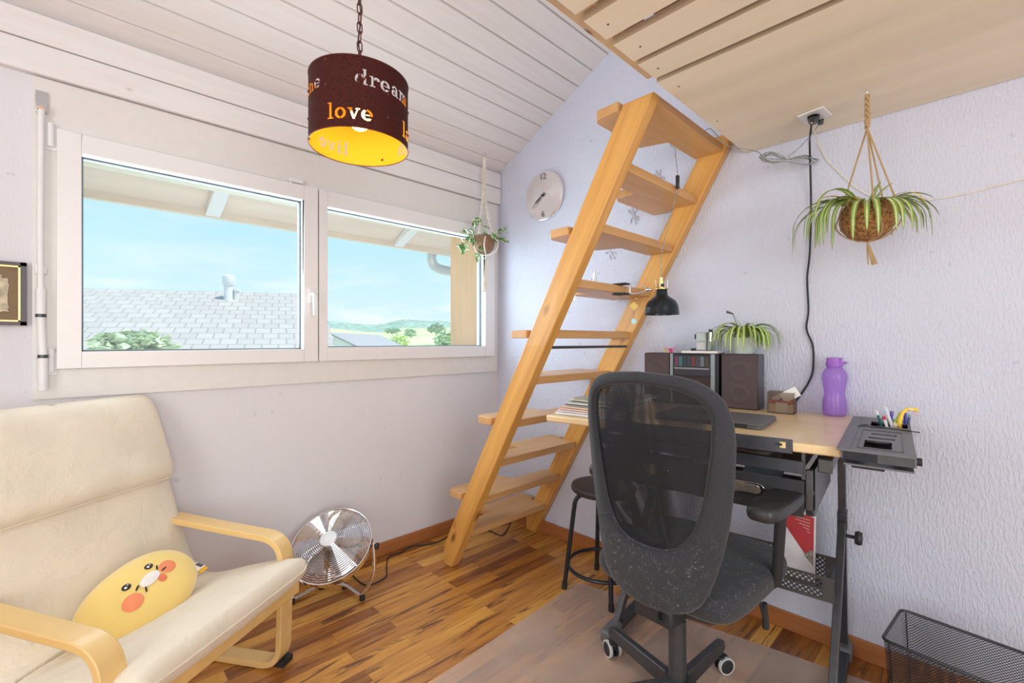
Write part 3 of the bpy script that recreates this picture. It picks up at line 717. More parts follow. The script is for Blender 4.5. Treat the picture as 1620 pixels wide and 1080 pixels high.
# ================================================================ gecko stickers on the wall
def gecko(u, v, h, rot, m, label, flip=1):
    p0 = onx(u, v, 0); s_ = h
    body = [(0, .5), (.06, .42), (.05, .30), (.10, .15), (.09, -.05), (.05, -.2), (.03, -.32), (.08, -.46), (.02, -.58), (-.03, -.45), (-.03, -.3), (-.06, -.2), (-.09, -.05), (-.10, .15), (-.05, .30), (-.06, .42)]
    R = Matrix.Translation(p0) @ Matrix.Rotation(rot, 4, 'X')
    mb = MB(); P = lambda a, b: (a * s_ * flip, b * s_)
    mb.prism([P(*q) for q in body], -.0035, -.0003, 'x', R)
    def limb(pts): mb.tube([R @ Vector((-.002, a * s_ * flip, b * s_)) for a, b in pts], .028 * s_, 6)
    limb([(.07, .2), (.2, .28), (.22, .42)]); limb([(-.07, .2), (-.22, .14), (-.28, .26)])
    limb([(.06, -.1), (.22, -.12), (.28, -.28)]); limb([(-.06, -.1), (-.2, -.18), (-.18, -.34)])
    for a, b in ((.22, .44), (-.3, .28), (.3, -.3), (-.18, -.37)):
        mb.prism([P(a + .05 * math.cos(k * PI / 4), b + .05 * math.sin(k * PI / 4)) for k in range(8)], -.0035, -.0003, 'x', R)
    tag(obj('gecko_sticker', mb, m), label, 'wall sticker', 'gecko stickers behind the ladder')
M_gw = plain('white_sticker', (.93, .94, .97), .4); M_gg = plain('silver_grey_sticker', (.50, .50, .58), .35, .4)
gecko(940, 437, .075, .1, M_gw, 'white gecko sticker seen just above the tread holding the clip')
gecko(908, 466, .075, 2.9, M_gw, 'white gecko sticker seen under that tread beside the left stringer')
gecko(1003, 341, .088, -.3, M_gg, 'grey gecko sticker below the second tread from the loft')
gecko(1043, 279, .07, 2.6, M_gg, 'grey gecko sticker, highest of all, beside the cord switch')
gecko(966, 400, .08, -.6, M_gg, 'grey gecko sticker just below the third tread from the loft', -1)

# ================================================================ plants
def leafmesh(bm, uvl, p0, d, L, w, droop, n=10, lift=.5, twist=0.0, fold=.25, tipdry=False):
    """arching strap leaf; d horizontal direction"""
    d = Vector(d).normalized(); pts = []; p = Vector(p0); e = lift
    st = L / n
    for i in range(n + 1):
        pts.append(p.copy()); v = d * math.cos(e) + UP * math.sin(e); p = p + v * st; e -= droop / n
        e = max(e, -1.5)
    sd = d.cross(UP).normalized()
    prev = None
    for i, q in enumerate(pts):
        t = i / n; ww = w * (min(1, t * 4 + .45)) * (1 - t) ** .55 * .5 + .0004
        T = (pts[min(i + 1, n)] - pts[max(i - 1, 0)]).normalized(); s_ = (sd * math.cos(twist * t) + T.cross(sd) * math.sin(twist * t)).normalized(); N = s_.cross(T)
        row = [bm.verts.new(q - s_ * ww + N * ww * fold), bm.verts.new(q - N * ww * .1), bm.verts.new(q + s_ * ww + N * ww * fold)]
        if prev:
            for a, (u0, u1) in ((0, (0, .5)), (1, (.5, 1))):
                f = bm.faces.new([prev[a], prev[a + 1], row[a + 1], row[a]]); f.smooth = True
                for l, uv in zip(f.loops, ((u0, t - 1 / n), (u1, t - 1 / n), (u1, t), (u0, t))): l[uvl].uv = uv
        prev = row
def stripemat(name, edge, mid, w=.16):
    m, nt, b, o = mk(name)
    sep = nt.nodes.new('ShaderNodeSeparateXYZ'); nt.links.new(coords(nt, kind='UV'), sep.inputs[0])
    d = math_(nt, 'ABSOLUTE', math_(nt, 'SUBTRACT', sep.outputs['X'], .5))
    c = ramp(nt, d, [(w, mid), (w + .06, edge)])
    n = noisen(nt, coords(nt), 25, 2)
    c = mixc(nt, math_(nt, 'MULTIPLY', ramp(nt, n, [(.35, 0.0), (.7, 1.0)]), .4), c, tuple(x * .6 for x in edge))
    c = mixc(nt, ramp(nt, sep.outputs['Y'], [(.93, 0.0), (.985, 1.0)]), c, (.30, .16, .06))
    nt.links.new(c, b.inputs['Base Color']); sock(b, Roughness=.38); b.inputs['Transmission Weight'].default_value = 0
    b.inputs['Subsurface Weight'].default_value = .0; return m
M_sp1 = stripemat('spider_leaf', (.20, .36, .06), (.72, .76, .36)); M_sp2 = stripemat('spider_leaf_bright', (.26, .46, .05), (.86, .88, .50), .12)
M_dry = plain('dried_leaf', (.62, .44, .10), .6, var=.3)
M_jute = plain('jute', (.48, .33, .17), .9, bmp=.4, bscale=500)
M_coco = plain('coconut_fibre', (.30, .15, .05), .95, var=.7, nscale=120, bmp=.9, bscale=260)
def leaves(name, parent, base, specs, m):
    bm = bmesh.new(); uvl = bm.loops.layers.uv.new('UVMap')
    for s_ in specs: leafmesh(bm, uvl, *s_[:1], *s_[1:])
    me = bpy.data.meshes.new(name); bm.to_mesh(me); bm.free(); o = bpy.data.objects.new(name, me); COL.objects.link(o); me.materials.append(m)
    o.parent = parent
    if parent.get('_w', 0): o.matrix_parent_inverse = parent.matrix_basis.inverted()
    return o
# hanging spider plant
HK = Vector((-.257, -2.004, 1.95)); BC = Vector((-.257, -2.004, 1.534))
r = thing('hanging_spider_plant', 'spider plant in coconut bowl hung on jute cords from loft', 'hanging plant', (HK.x, HK.y, 1.45))
mb = MB(); prof = [(.001, -.066), (.030, -.063), (.056, -.048), (.073, -.024), (.079, .0), (.076, .025), (.066, .045), (.060, .045), (.066, .022), (.060, .0), (.001, -.02)]
bowl = MB().lathe([(a * .93, z) for a, z in prof], 40, c=BC)
for v in bowl.bm.verts:
    n_ = noise.noise(v.co * 60) * .003; v.co += (v.co - BC).normalized() * n_
obj('coconut_bowl', bowl, M_coco, r)
obj('soil', MB().lathe([(.001, .036), (.064, .034)], 24, c=BC), plain('soil', (.08, .05, .03), 1), r)
obj('ceiling_hook', MB().tube(smoothpath([HK + Vector((0, 0, -.0008)), HK + Vector((0, 0, -.012)), HK + Vector((.007, 0, -.020)), HK + Vector((0, 0, -.028)), HK + Vector((-.006, 0, -.022))], 4), .0016, 6), M_steel, r)
kn = HK + Vector((0, 0, -.125)); mb = MB()
for ph in (0, 2.1, 4.2):
    pts = [HK + Vector((.0045 * math.cos(ph + t * .9), .0045 * math.sin(ph + t * .9), -.02 - .105 * t / 14)) for t in range(15)]
    mb.tube(smoothpath(pts, 2), .0036, 6)
mb.sphere(kn + Vector((0, 0, .02)), .009, 6)
for ang_ in (200, 265, 330, 80):
    a = math.radians(ang_); rim = BC + Vector((.079 * math.cos(a), .079 * math.sin(a), .02)); low_ = BC + Vector((.05 * math.cos(a + .5), .05 * math.sin(a + .5), -.054))
    mb.tube([kn, rim], .0028, 6); mb.tube(smoothpath([rim, BC + Vector((.082 * math.cos(a + .2), .082 * math.sin(a + .2), -.015)), low_, BC + Vector((0, 0, -.07))], 5), .0022, 6)
obj('jute_hanger', mb, M_jute, r)
mb = MB(); random.seed(5)
for i in range(14):
    a = random.uniform(0, 2 * PI); q = random.uniform(.2, 1)
    mb.tube([BC + Vector((0, 0, -.066)), BC + Vector((.006 * q * math.cos(a) + .01, .006 * q * math.sin(a) - .004, -.10)), BC + Vector((.012 * q * math.cos(a) + .026, .012 * q * math.sin(a) - .010, -.138))], .0022, 5)
obj('tassel', mb, M_jute, r)
random.seed(21); sp = []
def D(deg): a = math.radians(deg); return (RT * math.cos(a) - FW * math.sin(a))   # 0 = viewer's right, 90 = towards the viewer
for _ in range(15):   # fall to the left
    g = random.uniform(150, 215); sp.append((BC + D(g) * .045 + UP * .045, D(g), random.uniform(.20, .29), .020, random.uniform(2.5, 3.1), 12, random.uniform(.2, .8)))
for _ in range(11):  # right
    g = random.uniform(-35, 30); sp.append((BC + D(g) * .045 + UP * .045, D(g), random.uniform(.12, .21), .018, random.uniform(1.4, 2.6), 12, random.uniform(.4, .8)))
for g in (80, 92, 100, 128, 60, 48, 55, 140, 118): sp.append((BC + D(g) * .055 + UP * .045, D(g), random.uniform(.15, .20), .020, 2.4, 12, .1))
for _ in range(6):
    g = random.uniform(220, 320); sp.append((BC + D(g) * .03 + UP * .045, D(g), random.uniform(.09, .15), .012, 1.4, 12, 1.0))
for g, l_ in ((100, 1.2), (70, 1.15), (280, 1.2)): sp.append((BC + D(g) * .02 + UP * .045, D(g), .075, .016, .9, 10, l_))
leaves('leaves', r, BC, sp, M_sp1)
dr = []
for g, L in ((5, .19), (20, .16), (-10, .15), (150, .10), (175, .20), (60, .12)): dr.append((BC + D(g) * .05 + UP * .045, D(g), L, .008, 2.2, 12, .7, .6))
leaves('dried_leaves', r, BC, dr, M_dry)

# potted spider plant on the right speaker (speaker top set below)
# macrame planter, window corner
yk = -.113; HK2 = Vector((-.226, yk, zc(yk))); d2_ = (HK2 - CAM).dot(FW)
zb_ = EYE + (540 - 385) / FPX * d2_; BC2 = Vector((HK2.x, HK2.y, zb_))
r = thing('macrame_planter', 'coconut bowl with trailing variegated plant in white macrame hanger', 'hanging plant', (HK2.x, HK2.y, zb_ - .3))
M_cot = plain('cotton_cord', (.84, .79, .72), .9, bmp=.3, bscale=400)
sc = d2_ / FPX
obj('coconut_bowl', MB().lathe([(.001, -17 * sc), (9 * sc, -15 * sc), (15 * sc, -9 * sc), (17.5 * sc, 0), (16 * sc, 11 * sc), (14 * sc, 11 * sc), (.001, 6 * sc)], 32, c=BC2), plain('dark_coconut', (.30, .17, .10), .6, var=.3, nscale=80), r)
mb = MB(); 
def P2(u, v, f=0): return dep(u, v, d2_ + f)
mb.tube(smoothpath([P2(766, 241), P2(769, 245), P2(766, 251), P2(763, 247)], 4), .003, 6)
obj('ceiling_hook', mb, M_steel, r)
mb = MB()
for k in range(6):
    a = k * PI / 3; o_ = Vector((math.cos(a), math.sin(a), 0)) * .006
    mb.tube([P2(766, 250) + o_, P2(766, 300) + o_ * 1.6], .0035, 5)
for ci, (u1, v1, u2, v2, f) in enumerate(((761, 340, 758, 374, -.05), (772, 340, 780, 374, -.05), (767, 335, 768, 372, .05))):
    ps = [P2(765.5, 300), P2(u1, v1, f * .5), P2(u2, v2, f)]
    for k in range(2):
        path = smoothpath(ps, 14); q = []
        for i, p in enumerate(path): q.append(p + RT * .006 * math.sin(i * 1.1 + k * PI) + FW * .006 * math.cos(i * 1.1 + k * PI))
        mb.tube(q, .0042, 5)
for s_ in (-1, 1):
    mb.tube(smoothpath([P2(769 + s_ * 11, 374, -.05), P2(769 + s_ * 19, 384, -.03), P2(769 + s_ * 14, 399, -.02), P2(770, 404, 0)], 6), .0045, 6)
mb.tube(smoothpath([P2(768, 374, -.12), P2(766, 388, -.13), P2(769, 404, -.03)], 6), .004, 6)
obj('macrame_hanger', mb, M_cot, r)
mb = MB(); random.seed(9)
for k in range(22):
    a = random.uniform(0, 2 * PI); q = random.uniform(.2, 1)
    mb.tube([P2(770, 403) + Vector((math.cos(a), math.sin(a), 0)) * .006 * q, P2(769.5, 430) + Vector((math.cos(a), math.sin(a), 0)) * .014 * q, P2(768, 460 + random.uniform(-1, 3)) + Vector((math.cos(a), math.sin(a), 0)) * .024 * q], .003, 4)
obj('tassel', mb, M_cot, r)
def varmat():
    m, nt, b, o = mk('variegated_leaf')
    n = noisen(nt, coords(nt), 60, 3)
    nt.links.new(ramp(nt, n, [(.42, (.08, .24, .06)), (.5, (.20, .42, .12)), (.58, (.78, .84, .66))]), b.inputs['Base Color']); sock(b, Roughness=.4); return m
stems = MB(); bm = bmesh.new(); random.seed(14)
def leaf2(p, n_, t_, L, w):
    n_ = n_.normalized(); t_ = (t_ - n_ * t_.dot(n_)).normalized(); s_ = n_.cross(t_)
    pr = [(0, 0), (.15, .7), (.4, 1), (.7, .62), (1, 0)]
    mid = [bm.verts.new(p + t_ * L * a - n_ * w * .12 * (1 - abs(a - .5))) for a, _ in pr]
    for sg in (-1, 1):
        ed = [mid[0]] + [bm.verts.new(p + t_ * L * a + s_ * sg * w * b_ * .5 + n_ * w * .1) for a, b_ in pr[1:-1]] + [mid[-1]]
        for i in range(4):
            vs_ = [mid[i], mid[i + 1], ed[i + 1], ed[i]]; vs_ = list(dict.fromkeys(vs_))
            if len(vs_) > 2:
                f = bm.faces.new(vs_); f.smooth = True
runs = [([(762, 372), (752, 368), (746, 360), (750, 352)], 5), ([(760, 374), (745, 380), (733, 385), (722, 388)], 9), ([(758, 374), (742, 376), (730, 382), (735, 392)], 8), ([(758, 373), (740, 370), (727, 366)], 4), ([(778, 372), (786, 370), (794, 362), (800, 358)], 6), ([(776, 374), (788, 374), (793, 378)], 4), ([(764, 372), (762, 388), (764, 392)], 3), ([(764, 372), (764, 360), (762, 350)], 3), ([(762, 398), (758, 404)], 3)]
for pp, n_ in runs:
    off = random.uniform(-.14, -.02)
    path = smoothpath([P2(u, v, off * min(1, i)) for i, (u, v) in enumerate(pp)], 5); stems.tube(path, .0014, 5)
    for k in range(n_):
        p = path[int((k + 1) / n_ * (len(path) - 1))]
        nn_ = Vector((random.uniform(-.6, .6), random.uniform(-1, -.2), random.uniform(0, 1.0))); tt_ = Vector((random.uniform(-1, 1), random.uniform(-.6, .2), random.uniform(-1, .6)))
        leaf2(p, nn_, tt_, random.uniform(.040, .062), random.uniform(.030, .044))
obj('stems', stems, plain('green_stem', (.25, .32, .10), .6), r)
link('leaves', bm, varmat(), r, smooth=False)

# ================================================================ armchair
def woodu(name, base, dark, rough=.35):
    return woodm(name, base, dark, rough=rough, stretch=(1.4, 9, 9))
M_birch = woodu('honey_birch_veneer', (.86, .60, .26), (.78, .49, .17))
def fabric(name, col, var=.05, sc_=420, b_=.25, stain=0.0, sheen=.15):
    m, nt, b, o = mk(name)
    n = noisen(nt, coords(nt), 7, 3)
    c = ramp(nt, n, [(.3, tuple(x * (1 - var) for x in col)), (.7, tuple(min(1, x * (1 + var)) for x in col))])
    if stain:
        s_ = noisen(nt, coords(nt, loc=(3.1, .7, 0)), 9, 2)
        c = mixc(nt, math_(nt, 'MULTIPLY', ramp(nt, s_, [(.74, 0.0), (.78, 1.0)]), stain), c, (.45, .30, .14))
    nt.links.new(c, b.inputs['Base Color']); sock(b, Roughness=.9); b.inputs['Specular IOR Level'].default_value = .2; b.inputs['Sheen Weight'].default_value = sheen
    w1 = noisen(nt, coords(nt), sc_, 1); w2 = noisen(nt, coords(nt, (1, 1, 1)), 9, 4, .6, 1.6)
    bump(nt, b, math_(nt, 'ADD', math_(nt, 'MULTIPLY', w1, .12), w2), b_, .012); return m
M_cush = fabric('cream_cotton', (.86, .77, .63), stain=.5, b_=.6)
AO = Vector((-1.53, -.466, 0)); arz = math.atan2(-.826, .563)
ac = thing('armchair', 'bentwood lounge chair with cream cushion and honey birch frame', 'armchair', AO, arz, world=False)
# arm loops (local x = forwards, y = -w towards the viewer's side)
for w in (.03, .615):
    path = fillet([(-.56, -w, .505), (-.20, -w, .472), (.068, -w, .452), (.056, -w, .011), (-.66, -w, .011)], [0, .02, .085, .075, 0], 8)
    o = obj('arm_loop', MB().sweep(path, (0, 1, 0), .06, .021), M_birch, ac, bevel=.003)
    mb = MB().sweep(smoothpath([(-.58, -w, .020), (-.635, -w, .14), (-.62, -w, .32), (-.555, -w, .500)], 6), (0, 1, 0), .055, .020)
    obj('rear_upright', mb, M_birch, ac, bevel=.003)
    sp_ = MB().prism([(.060 - .05, -w - .012), (.060 - .05, -w + .012), (.074, -w + .012), (.074, -w - .012)], 0, .016, 'z')
    obj('rubber_foot', MB().bx(.030, .066, -w - .012, -w + .040, 0.0, .022), M_rubber, ac, bevel=.002)
prof = [(.112, .350), (.05, .352), (-.06, .330), (-.17, .300), (-.26, .284), (-.33, .292), (-.385, .345), (-.425, .44), (-.465, .56), (-.510, .69), (-.555, .82), (-.592, .925)]
for w in (.085, .560):
    path = smoothpath([(s_ - .010, -w, z - .055) for s_, z in prof], 5)
    path = [Vector((p.x - (.02 if p.z > .35 and p.x < -.38 else 0), p.y, p.z)) for p in path]
    obj('seat_rail', MB().sweep(path, (0, 1, 0), .045, .018), M_birch, ac, bevel=.003)
obj('front_crossbar', MB().bx(.070, .092, -.655, .010, .246, .298), M_birch, ac, bevel=.003)
obj('rear_crossbar', MB().bx(-.52, -.50, -.60, -.045, .10, .15), M_birch, ac, bevel=.003)
# one long padded cushion
def cushion(prof, w0, w1, th, n=6, endround=.05, crown=.012, off=0.0):
    path = smoothpath([(s_, 0, z) for s_, z in prof], n); N = len(path); rings = []
    L = [0]
    for a, b in zip(path, path[1:]): L.append(L[-1] + (b - a).length)
    for i, p in enumerate(path):
        T = (path[min(i + 1, N - 1)] - path[max(i - 1, 0)]).normalized(); Nn = Vector((T.z, 0, -T.x)); Nn = -Nn if Nn.z < 0 and Nn.x < 0 else Nn
        e = min(L[i], L[-1] - L[i]); k = min(1, e / endround); k = math.sqrt(max(0, 1 - (1 - k) ** 2)); k = .22 + .78 * k
        ww = (w1 - w0) / 2 - (1 - k) * .030; wc = (w0 + w1) / 2; ring = []
        M_ = 36
        for j in range(M_):
            a = 2 * PI * j / M_; ca, sa = math.cos(a), math.sin(a)
            x = math.copysign(abs(ca) ** .28, ca) * ww; t = math.copysign(abs(sa) ** .55, sa) * th / 2 * k
            t += crown * (1 - (x / ww) ** 2) * (1 if sa > 0 else 0) * k
            q = p + Nn * (t + off); ring.append(Vector((q.x, -(wc + x), q.z)))
        rings.append(ring)
    half = M_ // 2; hl = half // 2
    loop = [r_[0] for r_ in rings] + [rings[-1][k] for k in range(1, half)] + [r_[half] for r_ in reversed(rings)] + [rings[0][k] for k in range(half - 1, 0, -1)]
    cushion.loop = [p for p in loop]
    return MB().loft(rings)
def orient(prof): return prof
cp_ = [(.135, .348)] + [(s_, z - .012) for s_, z in prof[0:]]
mb = cushion([(.150, .362), (.06, .350), (-.06, .320), (-.17, .287), (-.25, .273), (-.315, .285), (-.365, .345), (-.405, .44), (-.445, .56), (-.490, .69), (-.535, .82), (-.572, .925)][::-1], .012, .622, .078, endround=.022, crown=.008)
o = obj('cushion', mb, M_cush, ac, sharp=50); obj('piping', MB().tube(cushion.loop, .0032, 6, closed=True), M_cush, o)
def off_pts(w, t, prof): return None
# headrest pad strapped over the top
mb = cushion([(-.425, .640), (-.462, .735), (-.498, .835), (-.545, .945)][::-1], .012, .633, .062, endround=.06, crown=.016)
o = obj('headrest_pad', mb, M_cush, ac, sharp=50); obj('piping', MB().tube(cushion.loop, .0036, 6, closed=True), M_cush, o)

# ================================================================ yellow cushion with a face
M_yel = fabric('yellow_plush', (.93, .68, .22), .05, 300, .08, sheen=.5)
A_, B_, C_ = .166, .112, .066
n_ = Vector((.58, -.22, .72)).normalized(); a_ = Vector((.0, 1, 0)); a_ = (a_ - n_ * a_.dot(n_)).normalized(); a_ = (a_ * math.cos(.18) + n_.cross(a_) * math.sin(.18)).normalized(); b_ = n_.cross(a_).normalized()
if b_.z < 0: b_ = -b_
PM = Matrix((( a_.x, b_.x, n_.x, 0), (a_.y, b_.y, n_.y, 0), (a_.z, b_.z, n_.z, 0), (0, 0, 0, 1)))
RZ = Matrix.Rotation(arz, 4, 'Z')
pc = RZ @ Vector((-.190, -.338, .382)) + AO
pl = thing('plush_cushion', 'yellow oval plush cushion with rosy-cheeked animal face on armchair', 'cushion', pc)
TM = Matrix.Translation(pc) @ RZ @ PM
def pt(a, b, off=0.0):
    r2 = min(.98, abs(a) ** 2.3 + abs(b) ** 2.3); return TM @ Vector((a * A_, b * B_, C_ * (1 - r2) ** .52 + off))
rings = []
for i in range(25):
    t = -PI / 2 + PI * i / 24; z = math.sin(t); q = max(1e-4, math.cos(t)); q = q ** .86
    rings.append([TM @ Vector((A_ * q * math.copysign(abs(math.cos(f_)) ** .92, math.cos(f_)), B_ * q * math.copysign(abs(math.sin(f_)) ** .92, math.sin(f_)), C_ * math.copysign(abs(z) ** 1.0, z))) for f_ in [2 * PI * k / 48 for k in range(48)]])
obj('body', MB().loft(rings), M_yel, pl, sharp=80)
def surf(a, b):
    t = abs(a) ** (2 / .92) + abs(b) ** (2 / .92); q = min(1, t ** (.92 / 2)); c = q ** (1 / .86); return C_ * math.sqrt(max(0, 1 - c * c))
def patch(a0, b0, ra, rb, rot, m, name, off=.0012, parent=pl, th=.0018):
    bm = bmesh.new(); rings_ = []
    for k in range(5):
        s_ = k / 4; rings_.append([(a0 * A_ + math.cos(t) * ra * s_ * math.cos(rot) - math.sin(t) * rb * s_ * math.sin(rot), b0 * B_ + math.cos(t) * ra * s_ * math.sin(rot) + math.sin(t) * rb * s_ * math.cos(rot)) for t in [2 * PI * j / 24 for j in range(24)]])
    rings3 = [[TM @ Vector((x, y, surf(x / A_, y / B_) + off + th * (1 - (k / 4) ** 4))) for x, y in r_] for k, r_ in enumerate(rings_)]
    mb = MB(); mb.loft(rings3, cap=False); return obj(name, mb, m, parent, sharp=80)
M_cheek = plain('coral_cheek', (.93, .30, .14), .9); M_muz = plain('white_muzzle', (.92, .86, .82), .9); M_ton = plain('tongue', (.80, .22, .10), .9)
M_eye = plain('eye_black', (.02, .015, .015), .4); M_spark = plain('eye_white', (.95, .95, .95), .4)
patch(-.30, -.12, .027, .023, 0, M_cheek, 'cheek'); patch(.46, .04, .024, .021, 0, M_cheek, 'cheek')
patch(.12, .07, .030, .0165, .05, M_muz, 'muzzle', .002); patch(.25, -.12, .012, .013, 0, M_ton, 'tongue')
for a0, b0 in ((-.18, .30), (.28, .37)):
    e = patch(a0, b0, .0120, .0095, 0, M_eye, 'eye'); patch(a0 - .02, b0 - .01, .0038, .0034, 0, M_spark, 'glint', .0035, e); patch(a0 + .03, b0 + .02, .0018, .0018, 0, M_spark, 'glint', .0035, e)
for a0, b0, r_ in ((-.11, .09, .5), (-.05, -.09, 1.0), (.33, .19, .9), (.38, .04, .1)): patch(a0, b0, .0095, .0026, r_, M_eye, 'whisker', .003)
mb = MB().sphere(TM @ Vector((-A_ * .93, B_ * .42, 0)), .024, 8); obj('ear', mb, M_yel, pl)
tg = TM @ Vector((A_ * .99, -B_ * .35, -.02)); dX = (TM.to_3x3() @ Vector((1, -.2, .15))).normalized(); dY = (TM.to_3x3() @ Vector((0, 1, -.3))).normalized(); dZ = dX.cross(dY)
def quad(o_, L, w, off, m, name, par, th=.001):
    q = [o_ + dY * (-w), o_ + dY * w, o_ + dX * L + dY * w, o_ + dX * L - dY * w]; q = [p + dZ * off for p in q]
    return obj(name, MB().loft([q, [p + dZ * th for p in q]]), m, par)
t1 = quad(tg - dX * .01, .032, .016, 0, plain('care_label', (.90, .86, .82), .7), 'care_label', pl); quad(tg + dX * .010, .011, .011, .001, plain('label_print', (.10, .08, .10), .6), 'printed_patch', t1, .0006)
quad(tg - dX * .005 - dY * .016 - dZ * .006, .026, .012, 0, plain('orange_tag', (.90, .50, .03), .7), 'orange_tag', pl, .004)

# ================================================================ floor fan
fc = Vector((-1.225, -.235, .240)); fr = thing('floor_fan', 'chrome floor fan with wire grille by the window wall', 'fan', (fc.x, fc.y, 0))
hx = Vector((.70, -.714, 0)).normalized(); nh_ = Vector((-hx.y, hx.x, 0)) * -1
if nh_.dot(CAM - fc) < 0: nh_ = -nh_
ti = math.radians(52); fn = (nh_ * math.cos(ti) + UP * math.sin(ti)).normalized(); fu = fn.cross(hx); fu = fu if fu.z > 0 else -fu
def fp(x, y, z): return fc + hx * x + fu * y + fn * z
RF = .172
def ringp(r_, z, n=64): return [fp(r_ * math.cos(2 * PI * k / n), r_ * math.sin(2 * PI * k / n), z) for k in range(n)]
for side, nm in ((1, 'front_grille'), (-1, 'rear_grille')):
    mb = MB(); z0 = .012 * side; dp = .048
    for i in range(18):
        q = .22 + .78 * i / 18; mb.tube(ringp(RF * q, z0 + side * dp * (1 - q ** 2.6), 56), .0016 if side > 0 else .0013, 5, closed=True)
    for k in range(8):
        a = 2 * PI * k / 8 + .2; mb.tube([fp(RF * q * math.cos(a), RF * q * math.sin(a), z0 + side * (dp * (1 - q ** 2.6) - .002)) for q in (.2, .4, .6, .75, .88, .95, 1.0)], .0014, 4)
    obj(nm, mb, M_chrome, fr)
obj('rim_band', MB().loft([ringp(RF, -.014), ringp(RF + .004, -.014), ringp(RF + .004, .014), ringp(RF, .014)], closed=True), M_chrome, fr)
obj('badge', MB().loft([ringp(.036, .055, 32), ringp(.037, .060, 32), ringp(.034, .063, 32)]), plain('badge_steel', (.75, .73, .72), .35, .8), fr)
mb = MB()
M_blade = plain('aluminium_blade', (.62, .62, .66), .6, .35)
for k in range(5):
    a0 = 2 * PI * k / 5 + .35; g = []
    for i in range(9):
        r_ = .022 + (.135 - .022) * i / 8; wd_ = .16 + .50 * math.sin(PI * min(1, (i + 1.5) / 8) * .62) ; row = []
        for j in range(7):
            t = (j / 6 - .5); a = a0 + t * wd_ * 1.5 + .35 * (i / 8) ** 2; row.append(fp(r_ * math.cos(a), r_ * math.sin(a), .008 + t * .045))
        g.append(row)
    mbk = MB().loft(g, wrap=False); ob = obj('blade', mbk, M_blade, fr); sm = ob.modifiers.new('t', 'SOLIDIFY'); sm.thickness = .0015
obj('hub', MB().loft([ringp(.024, .0, 24), ringp(.026, .03, 24), ringp(.018, .036, 24)]), M_blade, fr)
obj('motor', MB().loft([ringp(.036, -.005, 24), ringp(.042, -.03, 24), ringp(.040, -.085, 24), ringp(.028, -.095, 24)]), M_blackmatt, fr)
fR = onz(573, 945, .012); fL = onz(462, 951, .012); b1 = onz(545, 921, .03); b2 = onz(508, 921, .03)
pR = fc + hx * (RF + .016); pL = fc - hx * (RF + .016)
path = fillet([pR + UP * .012, pR + hx * .004 - UP * .12, Vector((fR.x, fR.y, .014)), Vector((b1.x, b1.y, .022)), Vector((b2.x, b2.y, .022)), Vector((fL.x, fL.y, .014)), pL - hx * .004 - UP * .12, pL + UP * .012], [0, .03, .03, .03, .03, .03, .03, 0], 6)
obj('stand', MB().tube(path, .0085, 12), M_chrome, fr)
for p in (fR, fL, Vector((b1.x, b1.y, 0)), Vector((b2.x, b2.y, 0))): obj('rubber_foot', MB().cyl((p.x, p.y, 0.001), (p.x, p.y, .024), .012), M_rubber, fr)
for p, s_ in ((pR, 1), (pL, -1)):
    mb = MB().cyl(p - hx * .016 * s_, p + hx * .012 * s_, .006).cyl(p + hx * .010 * s_, p + hx * .020 * s_, .016, seg=6); obj('tilt_knob', mb, M_blackmatt, fr)
z1 = lambda a, b: (430 + a / 5.4, 780 + b / 5.4)
cps = [z1(640, 620), z1(680, 690), z1(780, 775), z1(860, 775), z1(975, 710), z1(980, 620), z1(1003, 535), z1(1100, 505), z1(1200, 450), z1(1350, 435), z1(1480, 385), (722, 836), (745, 838), (773, 839.5), (792, 846.5), (800, 841), (808, 826), (812, 815)]
pp = [fc - fn * .09 + UP * -.02, Vector((-1.10, -.16, .10))] + [onz(u, v, .004) for u, v in cps]
pp += [Vector((pp[-1].x - .03, -.02, .03)), Vector((pp[-1].x - .04, -.016, .12)), Vector((-.27, -.016, .265))]
tag(obj('fan_cable', MB().tube(smoothpath(pp, 5), .0032, 6), M_blackmatt), 'black power cable winding along skirting from fan past ladder foot', 'cable')
r = thing('wall_outlet', 'white wall outlet low behind the bottom ladder treads', 'outlet', (-.25, 0, .27))
w_ = ony(815, 757, -.004)
obj('cover_plate', MB().bx(w_.x - .04, w_.x + .04, -.010, -.001, w_.z - .04, w_.z + .04), M_white, r, bevel=.002)
obj('plug', MB().cyl((w_.x, -.010, w_.z), (w_.x, -.035, w_.z), .014), M_white, r)

# ================================================================ stool
M_stool = plain('black_powder_coat', (.022, .027, .036), .38, .2)
st = thing('stool', 'round black stool with tubular legs behind the office chair', 'stool', (-.283, -1.028, 0), 0, world=False)
obj('seat', MB().lathe([(.001, .450), (.135, .452), (.147, .462), (.150, .474), (.146, .484), (.12, .487), (.001, .483)], 40), plain('black_seat', (.030, .031, .036), .42), st)
for k in range(4):
    a = math.radians(135 + 90 * k + 0); d = Vector((math.cos(a), math.sin(a), 0))
    path = fillet([d * .02 + UP * .440, d * .128 + UP * .440, d * .180 + UP * .018], [0, .05, 0], 8)
    l_ = obj('leg', MB().tube(path, .0105, 10), M_stool, st)
    obj('foot_cap', MB().cyl(d * .1815 + UP * .0, d * .1795 + UP * .03, .0125), M_rubber, l_)
obj('footrest_ring', MB().tube([Vector((.163 * math.cos(2 * PI * k / 56), .163 * math.sin(2 * PI * k / 56), .112)) for k in range(56)], .0085, 8, closed=True), M_stool, st)

